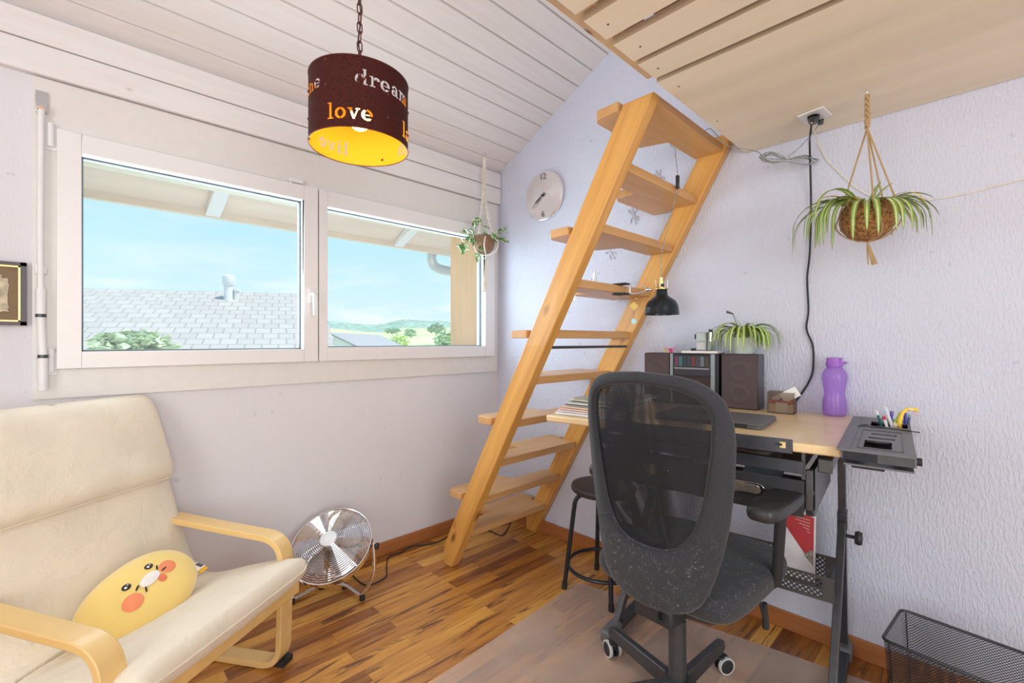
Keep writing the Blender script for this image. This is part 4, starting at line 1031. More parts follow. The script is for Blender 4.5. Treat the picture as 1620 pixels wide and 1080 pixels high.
# ================================================================ chair mat
c0 = Vector((-.322, -.912, 0)); e1 = Vector((.17, -.985, 0)).normalized(); e2 = Vector((-.985, -.17, 0)).normalized() * 1
e2 = Vector((-.998, -.058, 0)).normalized()
q = []
for (x, y) in ((.0, .0), (1.25, .0), (1.25, .92), (.0, .92)): q.append(c0 + e1 * x + e2 * y)
def roundpoly(P, r_, n=6):
    out = []
    for i in range(len(P)):
        a, b, c = P[i - 1], P[i], P[(i + 1) % len(P)]; u = (a - b).normalized(); w = (c - b).normalized(); p0 = b + u * r_; p1 = b + w * r_
        for k in range(n + 1): t = k / n; out.append(p0 * (1 - t) ** 2 + b * 2 * t * (1 - t) + p1 * t * t)
    return out
q = roundpoly(q, .04)
mm, nt, b, o_ = mk('frosted_clear_plastic'); b.inputs['Base Color'].default_value = (.84, .70, .60, 1); sock(b, Roughness=.25)
t_ = nt.nodes.new('ShaderNodeBsdfTransparent'); t_.inputs[0].default_value = (.95, .91, .89, 1); mx = nt.nodes.new('ShaderNodeMixShader')
nn = noisen(nt, coords(nt), 3.2, 3); nt.links.new(ramp(nt, nn, [(.3, .24), (.7, .40)]), mx.inputs[0])
nt.links.new(t_.outputs[0], mx.inputs[1]); nt.links.new(b.outputs[0], mx.inputs[2]); nt.links.new(mx.outputs[0], o_.inputs[0])
tag(obj('chair_mat', MB().loft([[p + UP * .0012 for p in q], [p + UP * .0035 for p in q]]), mm), 'translucent frosted plastic floor mat under the office chair', 'floor mat')

# ================================================================ office chair
hairm, nt, b, o_ = mk('dark_grey_upholstery')
n0 = noisen(nt, coords(nt), 500, 2); nb = noisen(nt, coords(nt), 4, 3)
c = mixc(nt, .5, ramp(nt, n0, [(.35, (.014, .016, .021)), (.65, (.042, .046, .056))]), ramp(nt, nb, [(.3, (.018, .020, .026)), (.7, (.034, .037, .045))]))
def hairs(sc_, seed):
    v = coords(nt, loc=(seed, seed * 2, 0)); n1 = noisen(nt, v, sc_, 1, .5, 1.4); l_ = math_(nt, 'ABSOLUTE', math_(nt, 'SUBTRACT', n1, .5))
    n2 = noisen(nt, v, sc_ * 1.3, 2); return math_(nt, 'MULTIPLY', ramp(nt, l_, [(.0, 1.0), (.007, 0.0)]), ramp(nt, n2, [(.52, 0.0), (.60, 1.0)]))
sepz = nt.nodes.new('ShaderNodeSeparateXYZ'); nt.links.new(coords(nt), sepz.inputs[0])
hz = ramp(nt, sepz.outputs['Z'], [(.60, 1.0), (.72, .10)])
hf = math_(nt, 'MULTIPLY', math_(nt, 'MAXIMUM', hairs(40, 1.3), hairs(52, 7.7)), hz)
nt.links.new(mixc(nt, math_(nt, 'MULTIPLY', hf, .55), c, (.62, .60, .56)), b.inputs['Base Color']); sock(b, Roughness=.85); b.inputs['Sheen Weight'].default_value = .15
bump(nt, b, n0, .15, .002)
M_uph = hairm
netm, nt, b, o_ = mk('black_netting'); b.inputs['Base Color'].default_value = (.008, .010, .016, 1); sock(b, Roughness=.6)
sepz = nt.nodes.new('ShaderNodeSeparateXYZ'); nt.links.new(coords(nt), sepz.inputs[0])
w1 = math_(nt, 'SINE', math_(nt, 'MULTIPLY', sepz.outputs['Z'], 2 * PI / .0032)); w2 = math_(nt, 'SINE', math_(nt, 'MULTIPLY', sepz.outputs['Y'], 2 * PI / .0030))
hole_ = math_(nt, 'MULTIPLY', math_(nt, 'GREATER_THAN', w1, .05), math_(nt, 'GREATER_THAN', w2, -.35))
t_ = nt.nodes.new('ShaderNodeBsdfTransparent'); mx = nt.nodes.new('ShaderNodeMixShader')
nt.links.new(hole_, mx.inputs[0]); nt.links.new(b.outputs[0], mx.inputs[1]); nt.links.new(t_.outputs[0], mx.inputs[2]); nt.links.new(mx.outputs[0], o_.inputs[0])
oc = thing('office_chair', 'dark grey swivel office chair with mesh back before the desk', 'office chair', (-.751, -1.616, 0.0035), math.radians(-3), world=False)
# local: x forwards (to the desk)
def hw(z):
    ks = [(.438, 0.0), (.443, .065), (.457, .105), (.48, .138), (.53, .163), (.60, .184), (.70, .203), (.80, .214), (.90, .220), (.96, .216), (1.0, .203), (1.03, .180), (1.052, .140), (1.063, .09), (1.068, 0.0)]
    for (a, b_), (c_, d_) in zip(ks, ks[1:]):
        if a <= z <= c_: return b_ + (d_ - b_) * (z - a) / (c_ - a)
    return 0
def xb(y, z): return -.205 - .10 * max(0, z - .62) ** 1.3 - .02 * max(0, .62 - z) + 1.1 * (y) ** 2 + .035 * math.exp(-((z - .68) / .14) ** 2) * 0
NO = 72; YC0 = -.024
outer, inner = [], []
def outline(zc_, ks, n=NO):
    out = []
    for i in range(n):
        a = 2 * PI * i / n; d = (math.cos(a), math.sin(a)); lo, hi = 0.0, 1.0
        for _ in range(30):
            m_ = (lo + hi) / 2; y, z = d[0] * m_, zc_ + d[1] * m_
            lo, hi = (m_, hi) if ks(y, z) else (lo, m_)
        out.append((d[0] * lo, zc_ + d[1] * lo))
    return out
inout = lambda y, z: .438 < z < 1.068 and abs(y) < hw(z)
def hwi(z):
    ks = [(.603, 0.0), (.607, .05), (.622, .085), (.65, .112), (.70, .136), (.78, .155), (.88, .170), (.95, .175), (.985, .168), (1.005, .150), (1.022, .11), (1.031, .05), (1.034, 0)]
    for (a, b_), (c_, d_) in zip(ks, ks[1:]):
        if a <= z <= c_: return b_ + (d_ - b_) * (z - a) / (c_ - a)
    return 0
inin = lambda y, z: .603 < z < 1.034 and abs(y) < hwi(z)
OU = outline(.80, inout); IN = outline(.80, inin)
rings = []
for (yo, zo), (yi, zi) in zip(OU, IN):
    ring = []; 
    for t, k in ((0, 0), (.03, -.55), (.12, -.9), (.5, -1.0), (.88, -.85), (.98, -.5), (1, 0), (.98, .5), (.88, .85), (.5, 1.0), (.12, .9), (.03, .55)):
        y = yo + (yi - yo) * t; z = zo + (zi - zo) * t; ring.append(Vector((xb(y, z) + k * .015, y + YC0, z)))
    rings.append(ring)
back = obj('backrest', MB().loft(rings, closed=True), M_uph, oc, sharp=60)
mb = MB(); g = []
for s_ in (0.02, .3, .6, .85, 1.03): g.append([Vector((xb(yi * s_, .80 + (zi - .80) * s_) - .004, yi * s_ + YC0, .80 + (zi - .80) * s_)) for yi, zi in IN])
mb.loft(g, cap=True); obj('mesh_panel', mb, netm, back)
mb = MB(); mb.tube([Vector((xb(y, z) - .0145, y * 1.01 + YC0, z - .0)) for y, z in [(yi * 1.03, .80 + (zi - .80) * 1.03) for yi, zi in IN]], .0016, 5, closed=True)
obj('piping', mb, M_blackmatt, back)
mb = MB()
for s_ in (-1, 1):   # seams from the mesh opening to the outline
    pts = [(s_ * (.118 + t * .072), .655 - t * .035) for t in (0, .33, .66, 1)]
    mb = MB(); mb.tube([Vector((xb(y, z) - .0150, y + YC0, z)) for y, z in pts], .0009, 4); obj('seam', mb, M_blackmatt, back)
# seat
def rbox(x0, x1, y0, y1, z0, z1, r_, e=.35, n=48, crown=0.0):
    rings = []; cx_, cy_ = (x0 + x1) / 2, (y0 + y1) / 2; ax_, ay_ = (x1 - x0) / 2, (y1 - y0) / 2
    for k in range(9):
        t = k / 8; a = -PI / 2 + PI * t; ins = r_ * (1 - math.cos(a) ** .8 if math.cos(a) > 0 else 1); z = (z0 + z1) / 2 + (z1 - z0) / 2 * math.sin(a)
        rings.append([Vector((cx_ + (ax_ - ins) * math.copysign(abs(math.cos(f_)) ** e, math.cos(f_)), cy_ + (ay_ - ins) * math.copysign(abs(math.sin(f_)) ** e, math.sin(f_)), z)) for f_ in [2 * PI * j / n for j in range(n)]])
    return MB().loft(rings)
seat = obj('seat', rbox(-.16, .315, -.225, .215, .425, .50, .025), M_uph, oc, sharp=50)
obj('seat_pan', rbox(-.12, .26, -.18, .18, .400, .428, .01), M_blackmatt, oc)
obj('tilt_mechanism', MB().bx(-.14, .12, -.06, .06, .355, .405), M_blackmatt, oc, bevel=.008)
obj('back_bracket', MB().sweep(fillet([(-.10, 0, .375), (-.17, 0, .375), (-.195, YC0, .52)], .03), (0, 1, 0), .07, .010), M_blackmatt, oc)
for s_ in (-1, 1):
    y = -.266 if s_ < 0 else .236
    path = fillet([(.060, y, .715), (.150, s_ * .222, .440), (.140, s_ * .09, .412)], .050)
    ap = obj('armrest', MB().tube(path, .0145, 12), M_blackmatt, oc)
    pad = rbox(-.100, .150, y - .041, y + .041, .704, .738, .010, e=.5)
    obj('arm_pad', pad, plain('soft_black_plastic', (.030, .031, .034), .42, var=.2), ap, sharp=50)
obj('tilt_lever', MB().tube(fillet([(.12, -.06, .385), (.19, -.155, .385), (.225, -.165, .29)], .02), [.005] * 1 if False else .005, 8).tube([(.222, -.165, .345), (.229, -.1655, .265)], [.007, .010], 10), M_blackmatt, oc)
obj('gas_lift', MB().cyl((0, 0, .28), (0, 0, .37), .0135), M_steel, oc)
obj('column', MB().lathe([(.001, .075), (.026, .075), (.025, .30), (.0255, .305), (.022, .309), (.015, .309), (.001, .305)], 28), M_gunmetal, oc)
obj('base_hub', MB().cyl((0, 0, .070), (0, 0, .135), .038), M_gunmetal, oc)
for k in range(5):
    a = math.radians(-1 + 72 * k + 3); d = Vector((math.cos(a), math.sin(a), 0)); s_ = Vector((-d.y, d.x, 0))
    def sec(r_, z0, z1, w): return [d * r_ - s_ * w + UP * z0, d * r_ + s_ * w + UP * z0, d * r_ + s_ * w * .8 + UP * z1, d * r_ - s_ * w * .8 + UP * z1]
    o = obj('base_leg', MB().loft([sec(.02, .082, .132, .016), sec(.30, .072, .112, .015), sec(.325, .078, .104, .012)]), M_gunmetal, oc, bevel=.004)
    ca = obj('caster', MB().cyl(d * .305 + UP * .030, d * .305 + UP * .085, .006).cyl(d * .305 + UP * .052, d * .305 + UP * .060, .018), M_blackmatt, oc)
    th = random.Random(k + 4).uniform(-.5, .5) + a + 1.3; ax_ = Vector((math.cos(th), math.sin(th), 0)); c_ = d * .305 + Vector((ax_.y, -ax_.x, 0)) * .014 + UP * .0285
    for q_ in (-1, 1):
        p0 = c_ + ax_ * .006 * q_; p1 = c_ + ax_ * .024 * q_
        w = obj('wheel', MB().tube([p0, c_ + ax_ * .009 * q_, c_ + ax_ * .019 * q_, p1], [.0265, .0285, .0285, .022], 28), M_blackmatt, ca, sharp=50)
        obj('wheel', MB().tube([c_ + ax_ * .0125 * q_, c_ + ax_ * .0225 * q_], [.0287, .0287], 28), plain('white_tyre', (.72, .72, .72), .5), ca)
        obj('wheel', MB().tube([c_ + ax_ * .0222 * q_, c_ + ax_ * .0262 * q_], [.022, .018], 24), M_blackmatt, ca)

# ================================================================ waste bin
bn = thing('waste_bin', 'black wire mesh waste paper bin at the right wall', 'waste bin', (-.29, -2.20, 0))
T_ = [Vector((-.171, -2.078, .30)), Vector((-.403, -2.058, .30)), Vector((-.436, -2.345, .30)), Vector((-.204, -2.365, .30))]
ctr = sum(T_, Vector()) / 4; B__ = [Vector((ctr.x + (p.x - ctr.x) * .86, ctr.y + (p.y - ctr.y) * .86, .012)) for p in T_]
Tr = roundpoly(T_, .022, 5); Br = roundpoly(B__, .02, 5)
wm, nt, b, o_ = mk('black_wire_mesh'); b.inputs['Base Color'].default_value = (.03, .032, .036, 1); sock(b, Roughness=.4, Metallic=.3)
sp2 = nt.nodes.new('ShaderNodeSeparateXYZ'); nt.links.new(coords(nt, kind='UV'), sp2.inputs[0]); Q = 2 * PI / .0058
d1 = math_(nt, 'SINE', math_(nt, 'MULTIPLY', math_(nt, 'ADD', sp2.outputs['X'], sp2.outputs['Y']), Q * .72)); d2n = math_(nt, 'SINE', math_(nt, 'MULTIPLY', math_(nt, 'SUBTRACT', sp2.outputs['X'], sp2.outputs['Y']), Q * .72))
ho = math_(nt, 'MULTIPLY', math_(nt, 'LESS_THAN', d1, .60), math_(nt, 'LESS_THAN', d2n, .60))
t_ = nt.nodes.new('ShaderNodeBsdfTransparent'); mx = nt.nodes.new('ShaderNodeMixShader'); nt.links.new(ho, mx.inputs[0]); nt.links.new(b.outputs[0], mx.inputs[1]); nt.links.new(t_.outputs[0], mx.inputs[2]); nt.links.new(mx.outputs[0], o_.inputs[0])
bm = bmesh.new(); uvl = bm.loops.layers.uv.new('UVMap'); n = len(Tr); per = [0.0]
for i in range(n): per.append(per[-1] + (Tr[(i + 1) % n] - Tr[i]).length)
for i in range(n):
    j = (i + 1) % n; f = bm.faces.new([bm.verts.new(p) for p in (Br[i], Br[j], Tr[j], Tr[i])])
    for l, uv in zip(f.loops, ((per[i], 0), (per[i + 1], 0), (per[i + 1], .29), (per[i], .29))): l[uvl].uv = uv
f = bm.faces.new([bm.verts.new(p) for p in Br])
for l in f.loops: l[uvl].uv = (l.vert.co.x, l.vert.co.y)
me = bpy.data.meshes.new('mesh_body'); bm.to_mesh(me); bm.free(); mo = bpy.data.objects.new('mesh_body', me); COL.objects.link(mo); me.materials.append(wm); mo.parent = bn; mo.matrix_parent_inverse = bn.matrix_basis.inverted()
obj('top_rim', MB().tube(Tr, .0042, 8, closed=True), M_black, bn)
obj('bottom_rim', MB().tube([p - UP * .004 for p in Br], .004, 8, closed=True), M_black, bn)
mb = MB()
for i in (0, 1, 2, 3):
    a, b2 = T_[i], B__[i]; a = a + (ctr - a).normalized() * .012 * Vector((1, 1, 0)).length; b2 = b2 + Vector((ctr.x - b2.x, ctr.y - b2.y, 0)).normalized() * .012
    obj('corner_wire', MB().cyl(Vector((a.x, a.y, .298)), b2, .0018, seg=6), M_black, bn)

# ================================================================ desk
DF = Vector((-.668, -2.010, 0)); drz = math.atan2(-.995, .105)
DM = Matrix.Translation(DF) @ Matrix.Rotation(drz, 4, 'Z')
def dl(p):  # room point -> desk coordinates (a to the right, b to the wall)
    return DM.inverted() @ Vector(p)
def dw(a, b, z): return DM @ Vector((a, b, z))
DZ = .88
dk = thing('drafting_desk', 'black steel drafting desk with light wood top and side tray', 'desk', DF, drz, world=False)
M_dtop = woodm('light_beech_laminate', (.86, .66, .38), (.80, .58, .30), stretch=(.8, 8, 8), rough=.3, coat=.2)
M_bar = plain('black_steel', (.060, .066, .078), .34, .35, var=.15)
top = obj('tabletop', MB().prism([(0, 0), (0, .625), (-.05, .645), (-.895, .645), (-.885, -.045)], DZ - .025, DZ, 'z'), M_dtop, dk, bevel=.006)
# pencil ledge along the front edge
def fe(a): return -.045 * (-a) / .885       # front edge line b(a)
mb = MB(); a0, a1 = -.64, -.105
q = [(a0, fe(a0) - .006), (a1, fe(a1) - .006), (a1, fe(a1) - .001), (a0, fe(a0) - .001)]
mb.prism(q, DZ - .030, DZ + .009, 'z'); led = obj('pencil_ledge', mb, M_bar, dk, bevel=.002)
M_brass = plain('pale_slot', (.86, .66, .30), .4)
obj('slot', MB().bx(a1 - .032, a1 - .016, fe(a1) - .0075, fe(a1) - .0062, DZ - .016, DZ + .000), M_brass, led)
obj('latch', MB().bx(a1 - .040, a1 - .024, fe(a1) - .011, fe(a1) - .0062, DZ - .010, DZ - .004), M_blackmatt, led)
# tray on the right
M_tray = plain('dark_grey_plastic', (.135, .138, .152), .42, var=.08)
tr = MB()
t0, t1 = -.008, .142; bb0, bb1 = -.030, .600; zt_, zb_t = DZ + .006, DZ - .020
holes = [(.042, .098, .022, .128), (.048, .104, .165, .185), (.052, .108, .235, .253)]
cupb = (.045, .135, .405, .500)
def slab(mb, x0, x1, y0, y1, hs, z0, z1):
    ys_ = sorted({y0, y1} | {h[2] for h in hs} | {h[3] for h in hs})
    for a, b_ in zip(ys_, ys_[1:]):
        h_ = [h for h in hs if h[2] <= a + 1e-6 and h[3] >= b_ - 1e-6]
        if h_: mb.bx(x0, h_[0][0], a, b_, z0, z1).bx(h_[0][1], x1, a, b_, z0, z1)
        else: mb.bx(x0, x1, a, b_, z0, z1)
slab(tr, t0, t1, bb0, bb1, holes + [cupb], DZ + .0005, zt_)
tr.bx(.002, .006, bb0, bb1, zb_t, DZ).bx(t1 - .004, t1, bb0, bb1, zb_t, DZ).bx(.006, t1 - .004, bb0, bb0 + .004, zb_t, DZ).bx(.006, t1 - .004, bb1 - .004, bb1, zb_t, DZ)
tr.bx(.006, t1 - .004, bb0 + .004, bb1 - .004, DZ - .034, DZ - .030)
tray = obj('side_tray', tr, M_tray, dk)
mb = MB()
for (x0, x1, y0, y1) in ((.030, .032, .005, .30), (.118, .120, .005, .30), (.030, .120, .003, .005), (.030, .120, .30, .302)): mb.bx(x0, x1, y0, y1, zt_, zt_ + .0012)
obj('insert_rim', mb, M_black, tray)
mb = MB(); mb.bx(.000, .003, bb0 + .01, bb1 - .01, zt_, zt_ + .0008); 
obj('hinge_line', MB().bx(.018, .0195, bb0, bb1, zt_, zt_ + .0007), M_black, tray)
for (x0, x1, y0, y1) in holes: obj('recess', MB().bx(x0, x1, y0, y1, DZ - .030, DZ - .028), M_black, tray)
obj('pencil_groove', MB().bx(.015, .140, .372, .378, zt_, zt_ + .0015), M_black, tray)
cup = MB(); x0, x1, y0, y1 = cupb
for q in ((x0 - .002, x0, y0, y1), (x1, x1 + .002, y0, y1), (x0, x1, y0 - .002, y0), (x0, x1, y1, y1 + .002)): cup.bx(q[0], q[1], q[2], q[3], DZ - .06, DZ)
cup.bx(x0, x1, y0, y1, DZ - .062, DZ - .060); obj('pen_well', cup, M_black, tray)
obj('tray_bracket', MB().bx(.02, .085, -.005, .02, DZ - .044, DZ - .034), M_blackmatt, dk, bevel=.002)
obj('tray_knob', MB().cyl((t1, .10, DZ - .030), (t1 + .014, .10, DZ - .030), .010), M_blackmatt, dk)
# trestles
def P_(x, y, z): return tuple(dl((x, y, z)))
for sgn, yy in ((1, -1.935), (-1, -1.235)):
    a_ = dl((-.3, yy, 0)).x; Pb = lambda x, z: Vector((a_, dl((x, yy, z)).y, z))
    obj('back_leg', MB().sweep([Pb(-.055, .07), Pb(-.165, .80)], (1, 0, 0), .022, .040), M_bar, dk, bevel=.002)
    obj('leg_sleeve', MB().sweep([Pb(-.122, .50), Pb(-.132, .56)], (1, 0, 0), .028, .047), M_bar, dk, bevel=.002)
    obj('front_leg', MB().sweep([Pb(-.535, .04), Pb(-.150, .52)], (1, 0, 0), .022, .034), M_gunmetal, dk, bevel=.002)
    obj('foot_bar', MB().sweep([Pb(-.57, .035), Pb(-.03, .035)], (1, 0, 0), .036, .030), M_bar, dk, bevel=.004)
    for xx in (-.575, -.045):
        sh = MB().sweep([Pb(xx - .05, .036), Pb(xx + .05, .036)], (1, 0, 0), .050, .046); obj('shoe', sh, plain('grey_shoe', (.16, .16, .165), .5), dk, bevel=.010)
        obj('glide', MB().cyl(Pb(xx, .0), Pb(xx, .016), .018), M_rubber, dk)
    kb = Pb(-.128, .475)
    if sgn > 0:
        obj('clamp_knob', MB().cyl(kb + Vector((.010, 0, 0)), kb + Vector((.035, 0, 0)), .006).lathe([(.001, 0), (.020, .002), (.024, .012), (.020, .022), (.001, .024)], 20, c=kb + Vector((.033, 0, 0)), M=Matrix.Rotation(PI / 2, 3, 'Y')), M_blackmatt, dk)
    obj('top_arm', MB().sweep([Pb(-.65, .825), Pb(-.04, .825)], (1, 0, 0), .030, .034), M_bar, dk, bevel=.003)
    obj('arm_cap', MB().sweep([Pb(-.664, .825), Pb(-.650, .825)], (1, 0, 0), .032, .036), M_gunmetal, dk, bevel=.003)
aL = dl((-.3, -1.235, 0)).x; aR = dl((-.3, -1.935, 0)).x
obj('front_rail', MB().bx(aL, aR - .05, .030, .048, .790, .825), M_bar, dk, bevel=.002)
obj('back_rail', MB().bx(aL, aR, .500, .520, .790, .825), M_bar, dk, bevel=.002)
# drawer cage hung from the rails
mb = MB(); dx0, dx1, dy0, dy1 = -.70, -.085, .050, .46
obj('drawer_post', MB().bx(dx1 + .002, dx1 + .018, dy0, dy0 + .014, .675, .800), M_gunmetal, dk, bevel=.001)
obj('drawer_post', MB().bx(dx1 - .006, dx1 + .002, dy0 - .012, dy0 - .004, .775, .862), M_gunmetal, dk)
obj('drawer_slide', MB().bx(dx1 + .002, dx1 + .022, dy0, dy1, .676, .692), M_bar, dk, bevel=.001)
obj('drawer_slide', MB().bx(dx0 - .022, dx0 - .002, dy0, dy1, .676, .692), M_bar, dk, bevel=.001)
obj('side_mesh', MB().bx(dx1 + .020, dx1 + .022, dy0 + .02, dy1, .692, .80), M_bar, dk)
obj('paper_shelf', MB().bx(dx0, dx1 - .010, .055, .46, .788, .790), M_bar, dk)
M_dfab = fabric('black_woven_drawer', (.045, .045, .050), .2, 500, .3)
dr = MB(); z0, z1_ = .678, .772
dr.bx(dx0, dx1, dy0 - .022, dy0 - .014, z0 - .004, z1_).bx(dx0 + .004, dx0 + .010, dy0 - .014, dy1 - .02, z0, z1_ - .006).bx(dx1 - .010, dx1 - .004, dy0 - .014, dy1 - .02, z0, z1_ - .006).bx(dx0 + .01, dx1 - .01, dy0 - .014, dy1 - .02, z0, z0 + .004)
drw = obj('drawer', dr, M_dfab, dk, bevel=.002)
def pill(cx_, cz_, L, h, y0, y1):
    pts = []
    for k in range(24):
        a = 2 * PI * k / 24; pts.append((cx_ + math.copysign(L / 2 - h / 2, math.cos(a)) + h / 2 * math.cos(a), cz_ + h / 2 * math.sin(a)))
    return MB().prism(pts, y0, y1, 'y')
for cx_ in (-.235, -.51):
    hh_ = obj('handle_plate', pill(cx_, .728, .115, .036, dy0 - .026, dy0 - .022), M_chrome, drw, bevel=.001)
    obj('handle_recess', pill(cx_, .728, .092, .024, dy0 - .0275, dy0 - .026), M_steel, drw)
# perforated modesty shelf
pm_, nt, b, o_ = mk('perforated_steel'); b.inputs['Base Color'].default_value = (.05, .052, .058, 1); sock(b, Roughness=.4, Metallic=.35)
sp3 = nt.nodes.new('ShaderNodeSeparateXYZ'); nt.links.new(coords(nt, scale=(1 / .0155, 1, 1 / .0155), rot=(0, 0, 0)), sp3.inputs[0])
fx = math_(nt, 'FRACT', math_(nt, 'ADD', sp3.outputs['X'], 100.0)); fz = math_(nt, 'FRACT', math_(nt, 'ADD', sp3.outputs['Z'], 100.0))
def dot(ox, oz):
    a = math_(nt, 'SUBTRACT', fx, ox); c = math_(nt, 'SUBTRACT', fz, oz); return math_(nt, 'LESS_THAN', math_(nt, 'SQRT', math_(nt, 'ADD', math_(nt, 'MULTIPLY', a, a), math_(nt, 'MULTIPLY', c, c))), .24)
dots = dot(.5, .5)
for q in ((0, 0), (1, 0), (0, 1), (1, 1)): dots = math_(nt, 'MAXIMUM', dots, dot(*q))
t_ = nt.nodes.new('ShaderNodeBsdfTransparent'); mx = nt.nodes.new('ShaderNodeMixShader'); nt.links.new(dots, mx.inputs[0]); nt.links.new(b.outputs[0], mx.inputs[1]); nt.links.new(t_.outputs[0], mx.inputs[2]); nt.links.new(mx.outputs[0], o_.inputs[0])
fb = dl((-.42, -1.93, 0)).y; bb = dl((-.14, -1.93, 0)).y
for nm, y_, za, zb2 in (('front', fb, .360, .434), ('rear', bb, .300, .392)):
    o = obj(nm + '_holder_plate', MB().bx(aL, aR - (.03 if nm == 'front' else .05), y_, y_ + .0015, za + .01, zb2 - .008), pm_, dk)
    obj(nm + '_holder_edge', MB().bx(aL, aR, y_ - .001, y_ + .0025, zb2 - .008, zb2).bx(aL, aR, y_ - .001, y_ + .0025, za, za + .010).bx(aR - (.03 if nm == 'front' else .05), aR, y_ - .001, y_ + .0025, za + .010, zb2 - .008), M_gunmetal, dk)
    obj(nm + '_holder_arm', MB().bx(aR - .014, aR - .008, y_ if nm == 'front' else y_ - .02, bb, za + .02, za + .05), M_bar, dk)
obj('holder_floor', MB().bx(aL, aR, bb - .07, bb, .300, .303), M_bar, dk)

# ---- brochure standing in the holder
def dbox(a0, a1, b0, b1, z0, z1): 
    M_ = DM; return MB().bx(a0, a1, b0, b1, z0, z1, M_)
br_ = thing('brochure', 'red and white folded brochure poking up below the desk', 'brochure', dw(-.2, fb + .12, .303))
aa1 = dl(onx(1289, 850, -.20)).x; bb_ = dl((-.20, -1.8, 0)).y; 
ztop = onx(1288, 822, -.20).z; zbot = .304
def bq(pts, off, m, name, par=br_):
    q = [DM @ Vector((a, bb_ + off + (z - .3) * .15, z)) for a, z in pts]; q2 = [p + DM.to_3x3() @ Vector((0, .0008, 0)) for p in q]
    return obj(name, MB().loft([q, q2]), m, par, smooth=False)
wdt = .105
bq([(aa1 - wdt, zbot), (aa1, zbot), (aa1, ztop), (aa1 - wdt, ztop + .02)], 0, plain('white_paper', (.84, .83, .86), .6), 'sheet')
bq([(aa1 - wdt + .006, ztop - .045), (aa1 - .006, zbot + .055), (aa1 - .006, ztop - .006), (aa1 - wdt + .006, ztop + .012)], -.0012, plain('red_print', (.52, .04, .05), .5), 'red_panel')
bq([(aa1 - .034, zbot + .085), (aa1 - .006, zbot + .055), (aa1 - .006, zbot + .105), (aa1 - .018, zbot + .105)], -.0020, plain('photo_print', (.35, .30, .28), .5, var=.9, nscale=220), 'photo_patch')
for k in range(5):
    z = ztop - .012 - k * .011; bq([(aa1 - wdt + .03 + k * .012, z + .002), (aa1 - .018, z - .004), (aa1 - .018, z - .0055), (aa1 - wdt + .03 + k * .012, z + .0005)], -.0020, plain('pink_print', (.86, .60, .58), .6), 'text_line')

# ---- papers in the shelf and in the drawer
random.seed(31)
papcols = [(.10, .10, .13), (.42, .34, .26), (.20, .16, .16), (.55, .74, .82), (.16, .17, .22), (.34, .26, .20), (.12, .12, .15), (.26, .20, .18)]
labs = ['dark grey plastic folder', 'tan paper sleeve', 'brown document film', 'light blue paper sheet', 'slate plastic folder', 'brown envelope', 'black document film', 'dull brown paper sleeve']
lab2 = ['lowest', 'second lowest', 'third lowest', 'fourth lowest', 'fourth from the top', 'third from the top', 'second from the top', 'topmost']
for i, cc in enumerate(papcols):
    z = .7915 + i * .0058; ca = -.30 + random.uniform(-.05, .05) - (.1 if i == 3 else 0); a = random.uniform(-.25, .25); hl, hd = random.uniform(.14, .19), random.uniform(.09, .12)
    M_ = DM @ Matrix.Translation((ca, .215, z)) @ Matrix.Rotation(a, 4, 'Z'); bm = bmesh.new(); G = []
    for x in range(9):
        G.append([bm.verts.new(M_ @ Vector((-hl + 2 * hl * x / 8, -hd + 2 * hd * y / 5, .0022 * math.sin(x * .8 + i) * (1 if i > 4 else .4)))) for y in range(6)])
    for x in range(8):
        for y in range(5): bm.faces.new([G[x][y], G[x + 1][y], G[x + 1][y + 1], G[x][y + 1]])
    o = link('paper_sheet', bm, plain('sheet_%d' % i, cc, .35, var=.2), None); so = o.modifiers.new('t', 'SOLIDIFY'); so.thickness = .0012
    tag(o, labs[i] + ', ' + lab2[i] + ' in the pile on the shelf under the desktop', 'paper', 'papers on the desk shelf')
for i, (cc, ca, lb) in enumerate((((.85, .85, .86), -.36, 'white folded paper sticking out of the black fabric drawer'), ((.60, .72, .76), -.22, 'pale blue folder sticking out of the black fabric drawer'))):
    M_ = DM @ Matrix.Translation((ca, .16 + i * .06, .735)) @ Matrix.Rotation(.9, 4, 'X') @ Matrix.Rotation(.3 - i * .5, 4, 'Z')
    tag(obj('folded_paper', MB().bx(-.055, .055, -.055, .045, -.001, .001, M_), plain('folded_%d' % i, cc, .6)), lb, 'paper')

# ---- laptop
lp = thing('laptop', 'closed dark grey laptop lying on the desk', 'laptop', dw(-.37, .27, DZ))
lx0, lx1, ly0, ly1 = -.545, -.205, .125, .360
def rrect(x0, x1, y0, y1, r_, n=5): return [(p.x, p.y) for p in roundpoly([Vector((x0, y0, 0)), Vector((x1, y0, 0)), Vector((x1, y1, 0)), Vector((x0, y1, 0))], r_, n)]
M_lap = plain('slate_laptop', (.115, .118, .130), .42, .2)
obj('base', MB().prism(rrect(lx0, lx1, ly0, ly1, .018), DZ + .0015, DZ + .010, 'z', DM), M_lap, lp, bevel=.001)
obj('lid', MB().prism(rrect(lx0, lx1, ly0, ly1, .018), DZ + .0105, DZ + .0165, 'z', DM), plain('slate_lid', (.135, .138, .150), .45, .2), lp, bevel=.0015)
obj('hinge', MB().bx(lx0 + .04, lx1 - .04, ly0 - .0015, ly0 + .004, DZ + .004, DZ + .0145, DM), M_black, lp)

